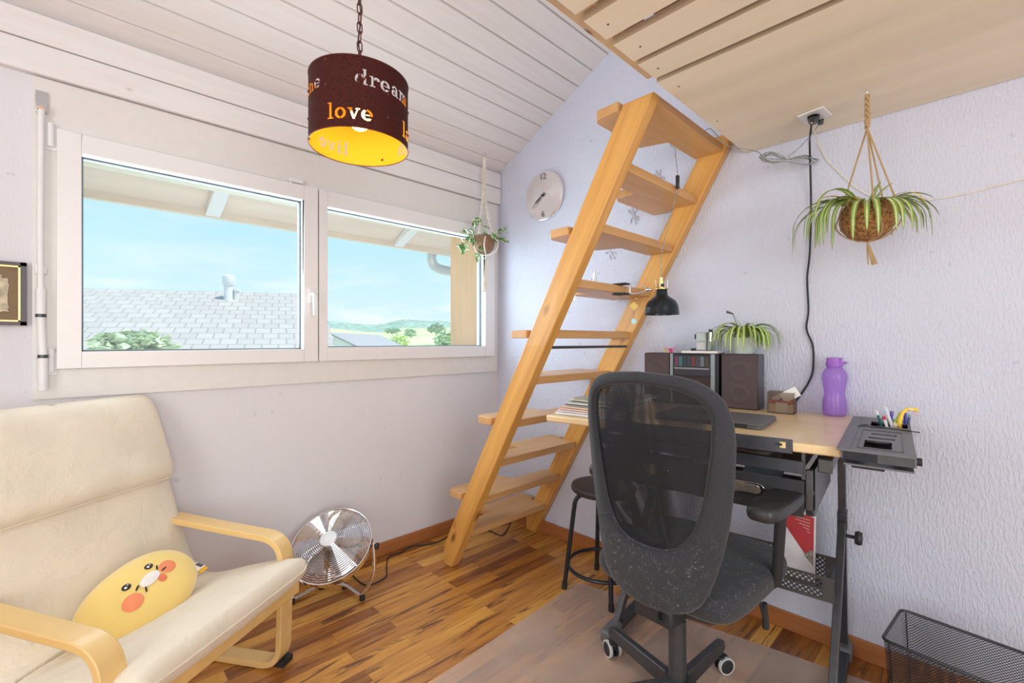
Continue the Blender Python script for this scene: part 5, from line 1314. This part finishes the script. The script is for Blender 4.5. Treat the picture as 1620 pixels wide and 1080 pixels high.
# ---- speakers and stereo
M_cab = woodm('black_ash_veneer', (.060, .050, .058), (.035, .030, .036), rot=(0, PI / 2, 0), stretch=(1, 30, 30), rough=.4)
M_grl = plain('speaker_cloth', (.095, .068, .074), .85, bmp=.3, bscale=600)
def speaker(a0, a1, b0, b1, h, label):
    s_ = thing('loudspeaker', label, 'loudspeaker', dw((a0 + a1) / 2, (b0 + b1) / 2, DZ), group='loudspeakers beside the stereo')
    obj('cabinet', MB().bx(a0, a1, b0 + .012, b1, DZ + .001, DZ + h, DM), M_cab, s_, bevel=.002)
    g = obj('grille', MB().bx(a0 + .002, a1 - .002, b0, b0 + .012, DZ + .003, DZ + h - .002, DM), M_grl, s_, bevel=.003)
    mid = (a0 + a1) / 2
    for zz_, r_ in ((DZ + h * .68, .044), (DZ + h * .27, .040)):
        c_ = DM @ Vector((mid, b0 - .0001, zz_)); R_ = DM.to_3x3() @ Matrix.Rotation(PI / 2, 3, 'X')
        obj('driver', MB().lathe([(r_ * .45, 0), (r_ * .5, .0012), (r_ * .93, .0012), (r_, 0)], 32, c=c_, M=R_), plain('driver_ring', (.085, .062, .065), .6), s_)
spb = .56
speaker(-.441, -.305, spb, spb + .112, .219, 'right-hand dark brown loudspeaker, potted spider plant on top')
speaker(-.775, -.655, spb + .01, spb + .125, .219, 'left-hand dark loudspeaker, half hidden behind the office chair')
su = thing('stereo_unit', 'compact black stereo with glass door between the two loudspeakers', 'stereo', dw(-.55, spb + .05, DZ))
obj('cabinet', MB().bx(-.652, -.452, spb + .012, spb + .115, DZ + .001, DZ + .219, DM), M_black, su, bevel=.003)
M_sil = plain('silver_blue_trim', (.35, .42, .46), .3, .6)
obj('side_trim', MB().bx(-.652, -.640, spb + .004, spb + .014, DZ + .003, DZ + .217, DM), M_sil, su); obj('side_trim', MB().bx(-.482, -.466, spb + .004, spb + .014, DZ + .003, DZ + .217, DM), M_sil, su)
gp = obj('glass_door', MB().bx(-.638, -.484, spb + .006, spb + .0115, DZ + .125, DZ + .212, DM), plain('dark_glass', (.03, .035, .045), .05, spec=.9), su, bevel=.001)
for i, c_ in enumerate([(.35, .10, .25), (.10, .35, .38), (.08, .10, .14), (.10, .12, .2), (.35, .10, .08), (.14, .14, .18), (.30, .38, .45), (.16, .12, .10)]):
    obj('disc_case', MB().bx(-.632 + i * .018, -.617 + i * .018, spb + .0040, spb + .0060, DZ + .165, DZ + .206, DM), plain('case_%d' % i, tuple(x * .5 for x in c_), .3), gp)
obj('tray_line', MB().bx(-.634, -.488, spb + .0045, spb + .006, DZ + .152, DZ + .158, DM), plain('shelf_grey', (.30, .32, .34), .3), gp)
obj('control_panel', MB().bx(-.638, -.484, spb + .006, spb + .0115, DZ + .010, DZ + .118, DM), plain('brown_black_panel', (.05, .03, .03), .3), su, bevel=.001)
obj('volume_knob', MB().lathe([(.001, .014), (.014, .014), (.017, .006), (.017, 0)], 24, c=DM @ Vector((-.525, spb + .006, DZ + .055)), M=DM.to_3x3() @ Matrix.Rotation(PI / 2, 3, 'X')), M_chrome, su)
obj('small_knob', MB().lathe([(.001, .008), (.006, .008), (.007, 0)], 16, c=DM @ Vector((-.585, spb + .006, DZ + .055)), M=DM.to_3x3() @ Matrix.Rotation(PI / 2, 3, 'X')), M_chrome, su)
TZ = DZ + .2195
# white lid/tray and the small grey machine
c_ = dw(-.525, spb + .055, TZ)
tag(obj('white_tray', MB().prism(rrect(-.605, -.452, spb - .01, spb + .11, .02), TZ + .0005, TZ + .011, 'z', DM), M_white, None, bevel=.003), 'flat white plastic tray on top of the stereo', 'tray')
mc = thing('coffee_maker', 'tiny grey toy-like coffee machine on the white tray', 'coffee machine', c_)
M_mint = plain('grey_green_metal', (.36, .42, .42), .4, .4)
zb3 = TZ + .0115; mx_ = -.520
obj('body', MB().bx(mx_ - .030, mx_ + .012, spb + .03, spb + .085, zb3, zb3 + .078, DM).bx(mx_ + .012, mx_ + .026, spb + .045, spb + .085, zb3, zb3 + .078, DM), M_mint, mc, bevel=.002)
obj('front_plate', MB().bx(mx_ - .027, mx_ + .009, spb + .028, spb + .030, zb3 + .042, zb3 + .075, DM), plain('pale_front', (.50, .58, .57), .35, .3), mc)
obj('window_plate', MB().bx(mx_ - .027, mx_ + .009, spb + .028, spb + .030, zb3 + .006, zb3 + .036, DM), plain('pale_window', (.62, .62, .62), .3), mc)
obj('side_knob', MB().cyl(dw(mx_ - .030, spb + .055, zb3 + .060), dw(mx_ - .040, spb + .055, zb3 + .060), .012), M_blackmatt, mc)
obj('glass_jar', MB().cyl(dw(mx_ + .026, spb + .045, zb3 + .040), dw(mx_ + .026, spb + .045, zb3 + .078), .011), M_chrome, mc)
obj('top_knob', MB().cyl(dw(mx_ + .026, spb + .045, zb3 + .078), dw(mx_ + .026, spb + .045, zb3 + .090), .008), M_blackmatt, mc)
obj('drip_foot', MB().bx(mx_ - .052, mx_ - .032, spb + .03, spb + .06, zb3, zb3 + .010, DM), M_blackmatt, mc, bevel=.002)
# origami cranes
def crane(a, b, rot, s_, m, label):
    M_ = DM @ Matrix.Translation((a, b, TZ + .001)) @ Matrix.Rotation(rot, 4, 'Z') @ Matrix.Scale(s_, 4); P = lambda *p: M_ @ Vector(p); mb = MB()
    def tri(*ps): mb.bm.faces.new([mb.bm.verts.new(P(*p)) for p in ps])
    tri((-.3, 0, .0), (.3, 0, .0), (0, .25, .35)); tri((-.3, 0, 0), (.3, 0, 0), (0, -.25, .35)); tri((-.3, 0, 0), (0, .25, .35), (0, -.25, .35)); tri((.3, 0, 0), (0, .25, .35), (0, -.25, .35))
    tri((-.2, .1, .3), (.2, .1, .3), (-.05, .9, .75)); tri((-.2, -.1, .3), (.2, -.1, .3), (-.05, -.9, .75)); tri((-.25, 0, .1), (-.15, .02, .35), (-.8, 0, 1.1)); tri((.25, 0, .1), (.15, .02, .35), (.7, 0, 1.0)); tri((.7, 0, 1.0), (.66, .02, .92), (.88, 0, .80))
    o = obj('origami_crane', mb, m, smooth=False); so = o.modifiers.new('t', 'SOLIDIFY'); so.thickness = .0006
    tag(o, label, 'origami crane')
crane(-.687, spb + .045, .3, .026, plain('yellow_paper', (.90, .80, .35), .7), 'tiny yellow origami crane on the left-hand loudspeaker')
crane(-.660, spb + .035, .2, .030, plain('pink_paper', (.88, .12, .38), .7), 'tiny pink origami crane on the left-hand loudspeaker')
# potted spider plant on the right speaker
pp_ = dw(-.370, spb + .058, TZ); pt_ = thing('potted_spider_plant', 'bushy spider plant in pale pot on the right-hand loudspeaker', 'potted plant', pp_)
obj('pot', MB().lathe([(.001, .001), (.036, .001), (.038, .006), (.046, .062), (.047, .066), (.043, .066), (.040, .055), (.001, .052)], 32, c=pp_), plain('pale_mint_pot', (.62, .70, .66), .35), pt_)
obj('soil', MB().lathe([(.001, .058), (.042, .056)], 20, c=pp_), plain('potting_soil', (.07, .045, .03), 1), pt_)
random.seed(44); sp = []
for _ in range(64):
    g = random.uniform(0, 360); L = random.uniform(.16, .23)
    if 250 < g < 290: L *= .7
    d_ = D(g); 
    if d_.x > .3: L *= .7
    sp.append((pp_ + D(g) * .012 + UP * .060, d_, L, random.uniform(.013, .018), random.uniform(3.3, 4.3), 14, random.uniform(1.15, 1.55)))
for g in (10, 170, 100, 75, 120): sp.append((pp_ + D(g) * .01 + UP * .060, D(g), .15, .008, 2.6, 12, 1.1))
sp.append((pp_ + UP * .06, D(170), .11, .006, .7, 12, 1.45))
leaves('leaves', pt_, pp_, sp, M_sp2)
sgp = dep(1155, 496, (pp_ - CAM).dot(FW) - .03)
obj('plant_sign', MB().loft([[sgp - RT * .016 + UP * .002, sgp + RT * .016 - UP * .004, sgp + RT * .018 - UP * .004 + FW * .018 + UP * .008, sgp - RT * .006 + FW * .018 + UP * .013], [q + UP * .001 for q in (sgp - RT * .016 + UP * .002, sgp + RT * .016 - UP * .004, sgp + RT * .018 - UP * .004 + FW * .018 + UP * .008, sgp - RT * .006 + FW * .018 + UP * .013)]]).cyl(sgp + RT * .010, pp_ + UP * .055, .0012, seg=5), plain('slate_sign', (.12, .09, .08), .6), pt_)

# ---- clear organiser with papers
M_smoke = see('smoky_acrylic', (.30, .26, .23), .06, .16, (.80, .75, .70))
og = thing('acrylic_organizer', 'smoky clear acrylic box holding notes and cards on the desk', 'organizer', dw(-.22, .59, DZ))
x0, x1, y0, y1, zz0, zz1 = -.268, -.180, .535, .600, DZ + .001, DZ + .080
mb = MB().bx(x0, x1, y0, y0 + .002, zz0, zz1).bx(x0, x1, y1 - .002, y1, zz0, zz1).bx(x0, x0 + .002, y0 + .002, y1 - .002, zz0, zz1).bx(x1 - .002, x1, y0 + .002, y1 - .002, zz0, zz1).bx(x0 + .002, x1 - .002, y0 + .002, y1 - .002, zz0, zz0 + .002)
bmesh.ops.transform(mb.bm, matrix=DM, verts=mb.bm.verts); obj('box', mb, M_smoke, og)
tag(obj('note_block', MB().bx(x0 + .004, x1 - .004, y0 + .004, y1 - .004, zz0 + .003, zz0 + .034, DM), plain('beige_notes', (.78, .66, .50), .7)), 'beige block of note paper at the bottom of the acrylic box', 'note block')
tag(obj('card_pack', MB().bx(x0 + .005, x1 - .005, y0 + .005, y1 - .005, zz0 + .036, zz0 + .047, DM), plain('red_cards', (.60, .12, .10), .6)), 'red layer of cards lying in the acrylic box', 'cards')
tag(obj('white_card', MB().bx(x0 + .028, x1 - .022, y0 + .0024, y0 + .0036, zz0 + .003, zz0 + .040, DM), plain('white_card', (.90, .90, .88), .6)), 'white card standing against the front of the acrylic box', 'card')
def slip(name, a, b, z, L, w, rx, ry, rz_, m, label):
    M_ = DM @ Matrix.Translation((a, b, z)) @ Matrix.Rotation(rz_, 4, 'Z') @ Matrix.Rotation(ry, 4, 'Y') @ Matrix.Rotation(rx, 4, 'X')
    tag(obj(name, MB().bx(-L / 2, L / 2, -w / 2, w / 2, 0, .0008, M_), m, smooth=False), label, 'paper slip')
M_pw = plain('paper_white', (.90, .90, .90), .7, var=.03)
slip('receipt', -.240, .572, zz0 + .055, .040, .035, .35, -.5, .3, plain('printed_receipt', (.78, .78, .76), .7, var=.3, nscale=200), 'crumpled printed receipt lying inside the acrylic box')
slip('paper_slip', -.196, .556, zz0 + .070, .060, .042, 1.0, -.55, .2, M_pw, 'folded white paper slip sticking out over the acrylic box')

# ---- bottle
pv, nt, b, o_ = mk('violet_plastic'); b.inputs['Base Color'].default_value = (.52, .30, .80, 1); sock(b, Roughness=.10)
tb = nt.nodes.new('ShaderNodeBsdfTransparent'); tb.inputs[0].default_value = (.80, .66, .97, 1); mx = nt.nodes.new('ShaderNodeMixShader'); mx.inputs[0].default_value = .42
nt.links.new(tb.outputs[0], mx.inputs[1]); nt.links.new(b.outputs[0], mx.inputs[2]); nt.links.new(mx.outputs[0], o_.inputs[0])
bt = onz(1320, 657, DZ); bo = thing('water_bottle', 'translucent purple drinking bottle with screw cap on the desk', 'bottle', bt)
def lathe_dent(prof, seg, c, dents):
    rings = []
    for r_, z in prof:
        ring = []
        for k in range(seg):
            a = 2 * PI * k / seg; rr_ = r_
            for (z0, z1, am, n) in dents:
                if z0 < z < z1: rr_ -= am * math.sin(PI * (z - z0) / (z1 - z0)) ** .7 * max(0, math.cos(a * n)) ** 2
            ring.append(Vector(c) + Vector((rr_ * math.cos(a), rr_ * math.sin(a), z)))
        rings.append(ring)
    return MB().loft(rings, cap=True)
k = .98
pr = [(.001, .001), (.030, .001), (.035, .004), (.0375, .012), (.0385, .030), (.0375, .050), (.034, .068), (.0325, .080), (.0335, .095), (.037, .115), (.0395, .135), (.0390, .148), (.035, .160), (.029, .170), (.0235, .176), (.0225, .184)]
pr = smoothpath([(a, 0, b2) for a, b2 in pr], 3); pr = [(max(.001, p.x) * k, p.z) for p in pr]
body = lathe_dent(pr, 60, bt, [(.012, .070, .0035, 3)])
obj('body', body, pv, bo, sharp=60)
M_vcap = plain('violet_cap', (.36, .14, .62), .3)
obj('cap', MB().lathe([(.026, .177), (.027, .180), (.027, .192), (.0255, .194), (.0245, .208), (.025, .211), (.001, .213)], 36, c=bt), M_vcap, bo)
obj('cap_lug', MB().bx(bt.x + .015, bt.x + .034, bt.y - .034, bt.y - .020, DZ + .188, DZ + .196), M_vcap, bo, bevel=.002)

# ---- pens standing in the tray well
def pen(name, u0, v0, u1, v1, dpt, r_, m, cap_m, label, cat='pen'):
    a = dep(u0, v0, dpt); b2 = dep(u1, v1, dpt + .0); d_ = (a - b2)
    low_ = b2 - d_.normalized() * .035
    th_ = thing(name, label, cat, low_, group='pens in the desk tray')
    obj('barrel', MB().cyl(low_, b2 + d_ * .72, r_, seg=10), m, th_); obj('cap', MB().tube([b2 + d_ * .70, a - d_ * .02, a], [r_ * 1.12, r_ * 1.05, r_ * .6], 10), cap_m, th_)
dp_ = (onz(1411, 672, DZ) - CAM).dot(FW)
M_pwh = plain('pen_white', (.88, .88, .90), .3); M_pg = plain('pen_green', (.03, .16, .14), .3); M_pb = plain('pen_blue', (.03, .05, .35), .3); M_py = plain('marker_green', (.45, .72, .12), .3); M_pr = plain('pen_red', (.65, .06, .10), .35); M_po = plain('orange_eraser', (.90, .36, .05), .5)
pen('pen', 1386, 649, 1394, 672, dp_, .0035, M_pg, M_pwh, 'dark green pen with white tip, leftmost in the tray well')
pen('glue_stick', 1398, 658, 1403, 675, dp_ - .012, .0045, M_pwh, M_pr, 'white stick with red print beside the green pen')
pen('marker', 1400, 643, 1411, 674, dp_ - .005, .0048, M_pwh, plain('clear_cap', (.70, .80, .88), .2), 'white marker with pale clear cap, tallest in the tray well', 'marker')
pen('pen', 1411, 650, 1409, 668, dp_ + .012, .0045, M_pb, plain('violet_end', (.16, .08, .45), .3), 'violet-blue pen behind the white marker')
pen('highlighter', 1426, 652, 1416, 668, dp_ + .004, .0046, M_py, M_py, 'lime green highlighter leaning right in the tray well', 'highlighter')
pen('pen', 1432, 653, 1432, 674, dp_ - .006, .0042, M_pb, M_pb, 'dark blue pen at the right end of the well')
pen('pen', 1439, 655, 1437, 670, dp_ + .005, .0042, plain('pen_navy', (.06, .10, .20), .3), plain('pen_teal', (.30, .45, .55), .3), 'grey-blue capped pen, rightmost in the tray well')
b2 = dep(1416, 673, dp_ - .012); tag(obj('eraser', MB().sphere(b2, .007, 8, sc=(1, 1, 1.4)), plain('pale_rubber', (.88, .72, .62), .6)), 'pale rounded eraser among the pens', 'eraser')
bp = thing('bird_pen', 'yellow bird-headed novelty pen bending over the tray edge', 'pen', dep(1426, 676, dp_ - .01))
ps = [dep(1424, 677, dp_ - .01), dep(1423, 668, dp_ - .01), dep(1427, 655, dp_ - .01), dep(1433, 648, dp_ - .012), dep(1440, 646.5, dp_ - .014)]
obj('neck', MB().tube(smoothpath(ps, 5), [.0085 - .0035 * min(1, i / 12) for i in range(21)], 10), plain('yellow_orange_plastic', (.92, .62, .06), .4), bp)
obj('head', MB().sphere(dep(1440, 647, dp_ - .014), .0075, 8, sc=(1.2, 1.2, .85)), plain('pale_yellow_head', (.92, .76, .36), .4), bp)
obj('beak', MB().tube([dep(1443, 647, dp_ - .015), dep(1450, 648, dp_ - .018), dep(1452, 652, dp_ - .02)], [.006, .0055, .002], 10), plain('yellow_beak', (.95, .70, .05), .4), bp)
obj('feather', MB().tube([dep(1445, 653, dp_ - .017), dep(1452, 656, dp_ - .018), dep(1461, 655.5, dp_ - .02)], [.002, .003, .0006], 6), plain('lilac_feather', (.72, .55, .72), .6), bp)
g0_ = dl(onz(1363, 672, DZ + .01)); 
gl = thing('glasses', 'small dark reading glasses lying at the tray corner', 'glasses', dw(g0_.x, g0_.y, DZ + .006))
mb = MB()
for s_ in (0, 1):
    c_ = dw(g0_.x + .004 + s_ * .030, g0_.y - .002 - s_ * .004, DZ + .010)
    mb.tube([c_ + DM.to_3x3() @ Vector((.012 * math.cos(a), .009 * math.sin(a), .003 * math.cos(a))) for a in [2 * PI * k / 16 for k in range(16)]], .0012, 5, closed=True)
mb.tube([dw(g0_.x + .016, g0_.y - .002, DZ + .011), dw(g0_.x + .022, g0_.y - .004, DZ + .011)], .0012, 5)
obj('rims', mb, M_gunmetal, gl)
obj('temple', MB().tube([dw(g0_.x + .040, g0_.y - .006, DZ + .010), dw(g0_.x + .10, g0_.y - .030, DZ + .0095), dw(g0_.x + .135, g0_.y - .035, DZ + .009)], .0016, 6), M_blackmatt, gl)
p = dw(.070, .045, DZ - .026); tag(obj('bottle_cap', MB().cyl(p, p + UP * .006, .008), plain('turquoise_cap', (.05, .55, .50), .4)), 'small turquoise cap in the front recess of the desk tray', 'cap')
p = dw(.055, .10, DZ - .026); tag(obj('glass_pebble', MB().sphere(p + UP * .008, .016, 8, sc=(1.2, 1, .5)), plain('olive_glass', (.20, .22, .08), .15)), 'olive glassy pebble in the front recess of the desk tray', 'pebble')

# ---- magazines at the left end
random.seed(8); zcur = DZ + .0008
mags = [((.86, .84, .88), .009, 'white glossy magazine, bottom of the stack at the desk end'), ((.80, .66, .66), .006, 'pinkish magazine, second from the bottom of the stack'), ((.84, .42, .30), .007, 'red-orange covered magazine low in the stack'), ((.84, .72, .50), .006, 'cream exercise book under the black spiral notebook'), ((.05, .05, .06), .006, 'black spiral notebook in the middle of the stack'), ((.74, .72, .72), .008, 'grey-white pad above the black notebook'), ((.16, .22, .20), .003, 'thin dark green folder near the top of the stack'), ((.82, .68, .36), .006, 'yellowish pad, second from the top of the stack'), ((.34, .34, .32), .004, 'grey folder, topmost of the stack at the desk end')]
for i, (c_, t, lb) in enumerate(mags):
    a0 = -.872 + i * .0085 + random.uniform(-.003, .003); M_ = DM @ Matrix.Translation((a0 + .105, .130 + i * .004, zcur)) @ Matrix.Rotation(random.uniform(-.06, .06), 4, 'Z')
    m_ = thing('magazine', lb, 'magazine', M_ @ Vector((0, 0, 0)), group='stack of magazines on the desk')
    obj('pages', MB().bx(-.103, .103, -.138, .138, .0008, t - .001, M_), plain('pages_%d' % i, tuple(min(1, .5 * x + .42) for x in c_), .7, var=.03), m_)
    obj('cover', MB().bx(-.105, .105, -.140, .140, t - .001, t, M_), plain('cover_%d' % i, c_, .35), m_)
    zcur += t + .0008

# ================================================================ clamp lamp on the ladder
cl = thing('clamp_lamp', 'black and brass bell clamp lamp clipped to a ladder tread', 'lamp', (-.33, -1.12, 1.37))
zt7 = .162 + .2005 * 6; yf7 = yl(zt7) + .004
clip = onz(985, 462, zt7 + .017); cx_ = -.290
lc = dep(1047, 478, (Vector((-.245, -1.30, 1.31)) - CAM).dot(FW)); sc7 = (lc - CAM).dot(FW) / FPX
prof = [(27.0, -19.5), (26.2, -18.0), (25.6, -10), (24.2, -4), (21, 2), (15, 6.5), (9.8, 10), (8.6, 14), (8.4, 19.5), (7.5, 20.5)]
inn_ = [(7.0, 19.5), (8.0, 9), (14.5, 5), (20, .8), (23.4, -4.5), (25.0, -10), (25.9, -19.2)]
prof_ = [(a * sc7, b2 * sc7) for a, b2 in prof + inn_]
obj('lamp_shade', MB().lathe(prof_, 48, c=lc), plain('satin_black_shade', (.020, .030, .042), .26, .35), cl, sharp=40)
M_br = plain('brass', (.78, .60, .26), .25, 1.0)
obj('collar', MB().lathe([(.001, 20 * sc7), (10.5 * sc7, 20 * sc7), (10.8 * sc7, 21.5 * sc7), (.001, 22.5 * sc7)], 24, c=lc), M_br, cl)
obj('socket_stem', MB().lathe([(3.8 * sc7, 22 * sc7), (3.8 * sc7, 33 * sc7), (2.8 * sc7, 33.5 * sc7), (2.8 * sc7, 39 * sc7), (.001, 39.2 * sc7)], 20, c=lc), M_br, cl)
for s_ in (-1, 1): obj('yoke_pin', MB().cyl(lc + RT * s_ * 9 * sc7 + UP * 22 * sc7, lc + RT * s_ * 9.5 * sc7 + UP * 35 * sc7, .0009, seg=6), M_steel, cl)
obj('black_knob', MB().cyl(lc - FW * .008 + UP * 24 * sc7, lc - FW * .008 + UP * 29 * sc7, 2.4 * sc7), M_blackmatt, cl)
j = dep(1024, 458, (Vector((-.27, -1.22, 1.36)) - CAM).dot(FW)); k0 = Vector((cx_, yf7 - .004, zt7 + .017))
obj('ball_joint', MB().sphere(j, .010, 8).cyl(j, j + RT * .016, .006).sphere(j + RT * .018, .007, 8), M_chrome, cl)
obj('joint_arm', MB().cyl(j + RT * .016, lc + UP * 21 * sc7 - RT * 8 * sc7, .003), M_br, cl)
kk = Vector((k0.x, k0.y - .03, k0.z))
obj('wire_loop', MB().tube(smoothpath([j + UP * .004, (j + kk) / 2 + UP * .026, kk + UP * .024, kk + UP * .004, kk - UP * .020, (j + kk) / 2 - UP * .016, j - UP * .004], 6), .0017, 6), M_chrome, cl)
tb_ = zt7 + .034
obj('clip_jaw', MB().bx(cx_ - .045, cx_ + .004, yf7 - .036, yf7 + .030, tb_ + .0015, tb_ + .008), M_blackmatt, cl, bevel=.002)
obj('clip_jaw', MB().bx(cx_ - .045, cx_ + .004, yf7 - .036, yf7 + .030, zt7 - .009, zt7 - .002), M_blackmatt, cl, bevel=.002)
obj('clip_spring', MB().bx(cx_ - .012, cx_ - .002, yf7 - .040, yf7 - .034, zt7 - .006, tb_ + .006), M_chrome, cl, bevel=.001)
stripe, nt, b, o_ = mk('black_white_braid'); w = math_(nt, 'SINE', math_(nt, 'MULTIPLY', noisen(nt, coords(nt), 210, 1), 30.0))
nt.links.new(ramp(nt, w, [(.45, (.10, .13, .14)), (.55, (.72, .76, .74))]), b.inputs['Base Color']); sock(b, Roughness=.8)
sw = dep(1072, 288, (Vector((-.27, -1.37, 1.8)) - CAM).dot(FW))
ct = lc + UP * 39 * sc7
T10y = yl(.162 + .2005 * 9)
up_ = [ct, ct + Vector((.004, 0, .12)), sw - UP * .035, sw, sw + UP * .035, onz(1069, 250, 1.90), onz(1068, 236, 1.945), Vector((-.232, -1.355 + .02, 1.99)), Vector((-.20, -1.40, 2.008)), onz(1118, 205, 2.006)]
up_ += [onz(1127, 206, 1.995), onz(1150, 222, 1.96) + Vector((-.0, -.0, -.02)), onz(1180, 236, 1.925)]
bd = Vector((-.085, -1.742, 1.862)); dB = (bd - CAM).dot(FW)
bu = lambda u, v, f=0.0: dep(u, v, dB + f)
up_ += [bu(1200, 241), bu(1206, 250)]
cable_pts = smoothpath(up_, 6)
# bundled loops
random.seed(12); loops = []
for i in range(7):
    wL = random.uniform(34, 42); wR = random.uniform(40, 54); hL = random.uniform(5, 12); hR = random.uniform(4, 13); f = random.uniform(-.02, .02)
    loops += [bu(1243, 252, f), bu(1243 - wL * .6, 250 - hL, f), bu(1243 - wL, 250 + random.uniform(-3, 3), f * 1.5), bu(1243 - wL * .6, 252 + hL * .6, f), bu(1243, 255, f), bu(1243 + wR * .6, 255 + 5, -f), bu(1243 + wR, 254 + random.uniform(-2, 4), -f * 1.5), bu(1243 + wR * .6, 252 - hR * .6, -f)]
end_ = [bu(1246, 250), bu(1262, 236, -.01), bu(1280, 217, -.02), onz(1296, 196, 1.925)]
obj('power_cord', MB().tube(cable_pts + smoothpath([cable_pts[-1]] + loops + end_, 5)[1:], .0017, 5), stripe, cl)
obj('cord_switch', MB().bx(sw.x - .008, sw.x + .008, sw.y - .006, sw.y + .006, sw.z - .028, sw.z + .028), M_black, cl, bevel=.003)
obj('cable_tie', MB().tube([bu(1243, 253) + RT * 0 + UP * .012 * math.cos(a) + FW * .012 * math.sin(a) for a in [2 * PI * k / 12 for k in range(12)]], .0018, 5, closed=True), M_white, cl)
pl2 = onz(1298, 190, 1.944)
obj('plug', MB().tube([Vector((pl2.x, pl2.y, 1.9465)), Vector((pl2.x, pl2.y, 1.935)), onz(1297, 193, 1.925) , onz(1296, 197, 1.918)], [.010, .010, .0065, .003], 12), M_black, cl)

# charm hanging from the clamp
ch = thing('hanging_charm', 'yellow and turquoise glass charm dangling under the clamp lamp', 'charm', dep(1002, 470, 1.9))
dch = (k0 - CAM).dot(FW) - .03
hp = lambda u, v: dep(u, v, dch)
obj('ring', MB().tube([hp(1003 + 3.6 * math.cos(a), 473.5 + 4 * math.sin(a)) for a in [2 * PI * k / 16 for k in range(16)]], .0007, 5, closed=True), M_steel, ch)
def quatre(u, v, s_):
    pts = []
    for k in range(48):
        a = 2 * PI * k / 48; r_ = s_ * (1 + .16 * math.cos(4 * a) - .05 * math.cos(8 * a)); pts.append(hp(u + r_ * math.cos(a), v + r_ * math.sin(a)))
    return MB().loft([[p - FW * .001 for p in pts], [p + FW * .001 for p in pts]])
obj('yellow_pendant', quatre(1003, 484, 5.6), plain('amber', (.72, .52, .03), .3), ch)
obj('bead_thread', MB().tube([hp(1003, 490), hp(1003, 504)], .0006, 5).sphere(hp(1003, 494), .0018, 5).sphere(hp(1003, 500), .0014, 5), M_gunmetal, ch)
pts = [hp(1002.5 + (4.4 if k % 2 else 3.2) * math.cos(PI * k / 8), 508 + (4.8 if k % 2 else 3.6) * math.sin(PI * k / 8)) for k in range(16)]
obj('turquoise_pendant', MB().loft([[p - FW * .001 for p in pts], [p + FW * .001 for p in pts]]), plain('turquoise_glass', (.25, .80, .88), .2), ch)
rk = hp(982, 471); tag(obj('hook_ring', MB().tube([hp(982, 468), hp(981, 471), hp(982, 478)], .0009, 5).tube([hp(978, 470), hp(984, 471)], .0009, 5), M_steel), 'small steel hook under the tread left of the charm', 'hook')

# ================================================================ ceiling socket and wall cables
so_ = thing('ceiling_outlet', 'white double outlet plate screwed under the plywood loft', 'outlet', (-.18, -1.845, 1.95))
cn = [onz(*p, 1.9485) for p in ((1261, 183), (1302, 166.5), (1317, 180), (1274, 195))]
obj('cover_plate', MB().loft([cn, [p - UP * .006 for p in cn]]), M_white, so_, bevel=.002, smooth=False)
wc = thing('power_cable', 'black power cable running from outlet down to the desk', 'cable', (-.02, -1.80, 1.0))
p0 = onz(1287, 184, 1.9415)
obj('plug', MB().tube([Vector((p0.x, p0.y, 1.9415)), Vector((p0.x, p0.y, 1.928)), onz(1285, 190, 1.915), onz(1284, 196, 1.90)], [.019, .017, .008, .004], 14), M_black, wc)
cw = [onz(1284, 196, 1.90), onz(1282, 212, 1.86) , dep(1281, 225, (Vector((-.10, -1.8, 1.8)) - CAM).dot(FW)), onx(1282, 270, -.03), onx(1283, 330, -.010), onx(1281, 400, -.008), onx(1277, 440, -.008), onx(1279, 490, -.008), onx(1276, 520, -.008), onx(1286, 548, -.008), onx(1286, 585, -.008), onx(1280, 603, -.008), onx(1271, 618, -.008), onx(1255, 640, -.006), onx(1240, 656, -.006)]
obj('flex', MB().tube(smoothpath(cw, 6), .0036, 7), M_black, wc)
ws = [onz(1284, 194, 1.9), onx(1292, 220, -.03), onx(1308, 252, -.006), onx(1325, 270, -.006), onx(1362, 302, -.006), onx(1400, 316, -.006), onx(1450, 318, -.006), onx(1520, 308, -.006), onx(1620, 283, -.006), onx(1760, 255, -.006), Vector((-.006, -3.0, 1.70)), Vector((-.006, -3.85, 1.76))]
tag(obj('white_cable', MB().tube(smoothpath(ws, 6), .0022, 6), plain('ivory_cable', (.86, .80, .68), .5)), 'thin ivory cable sagging along the right wall behind the plant', 'cable')
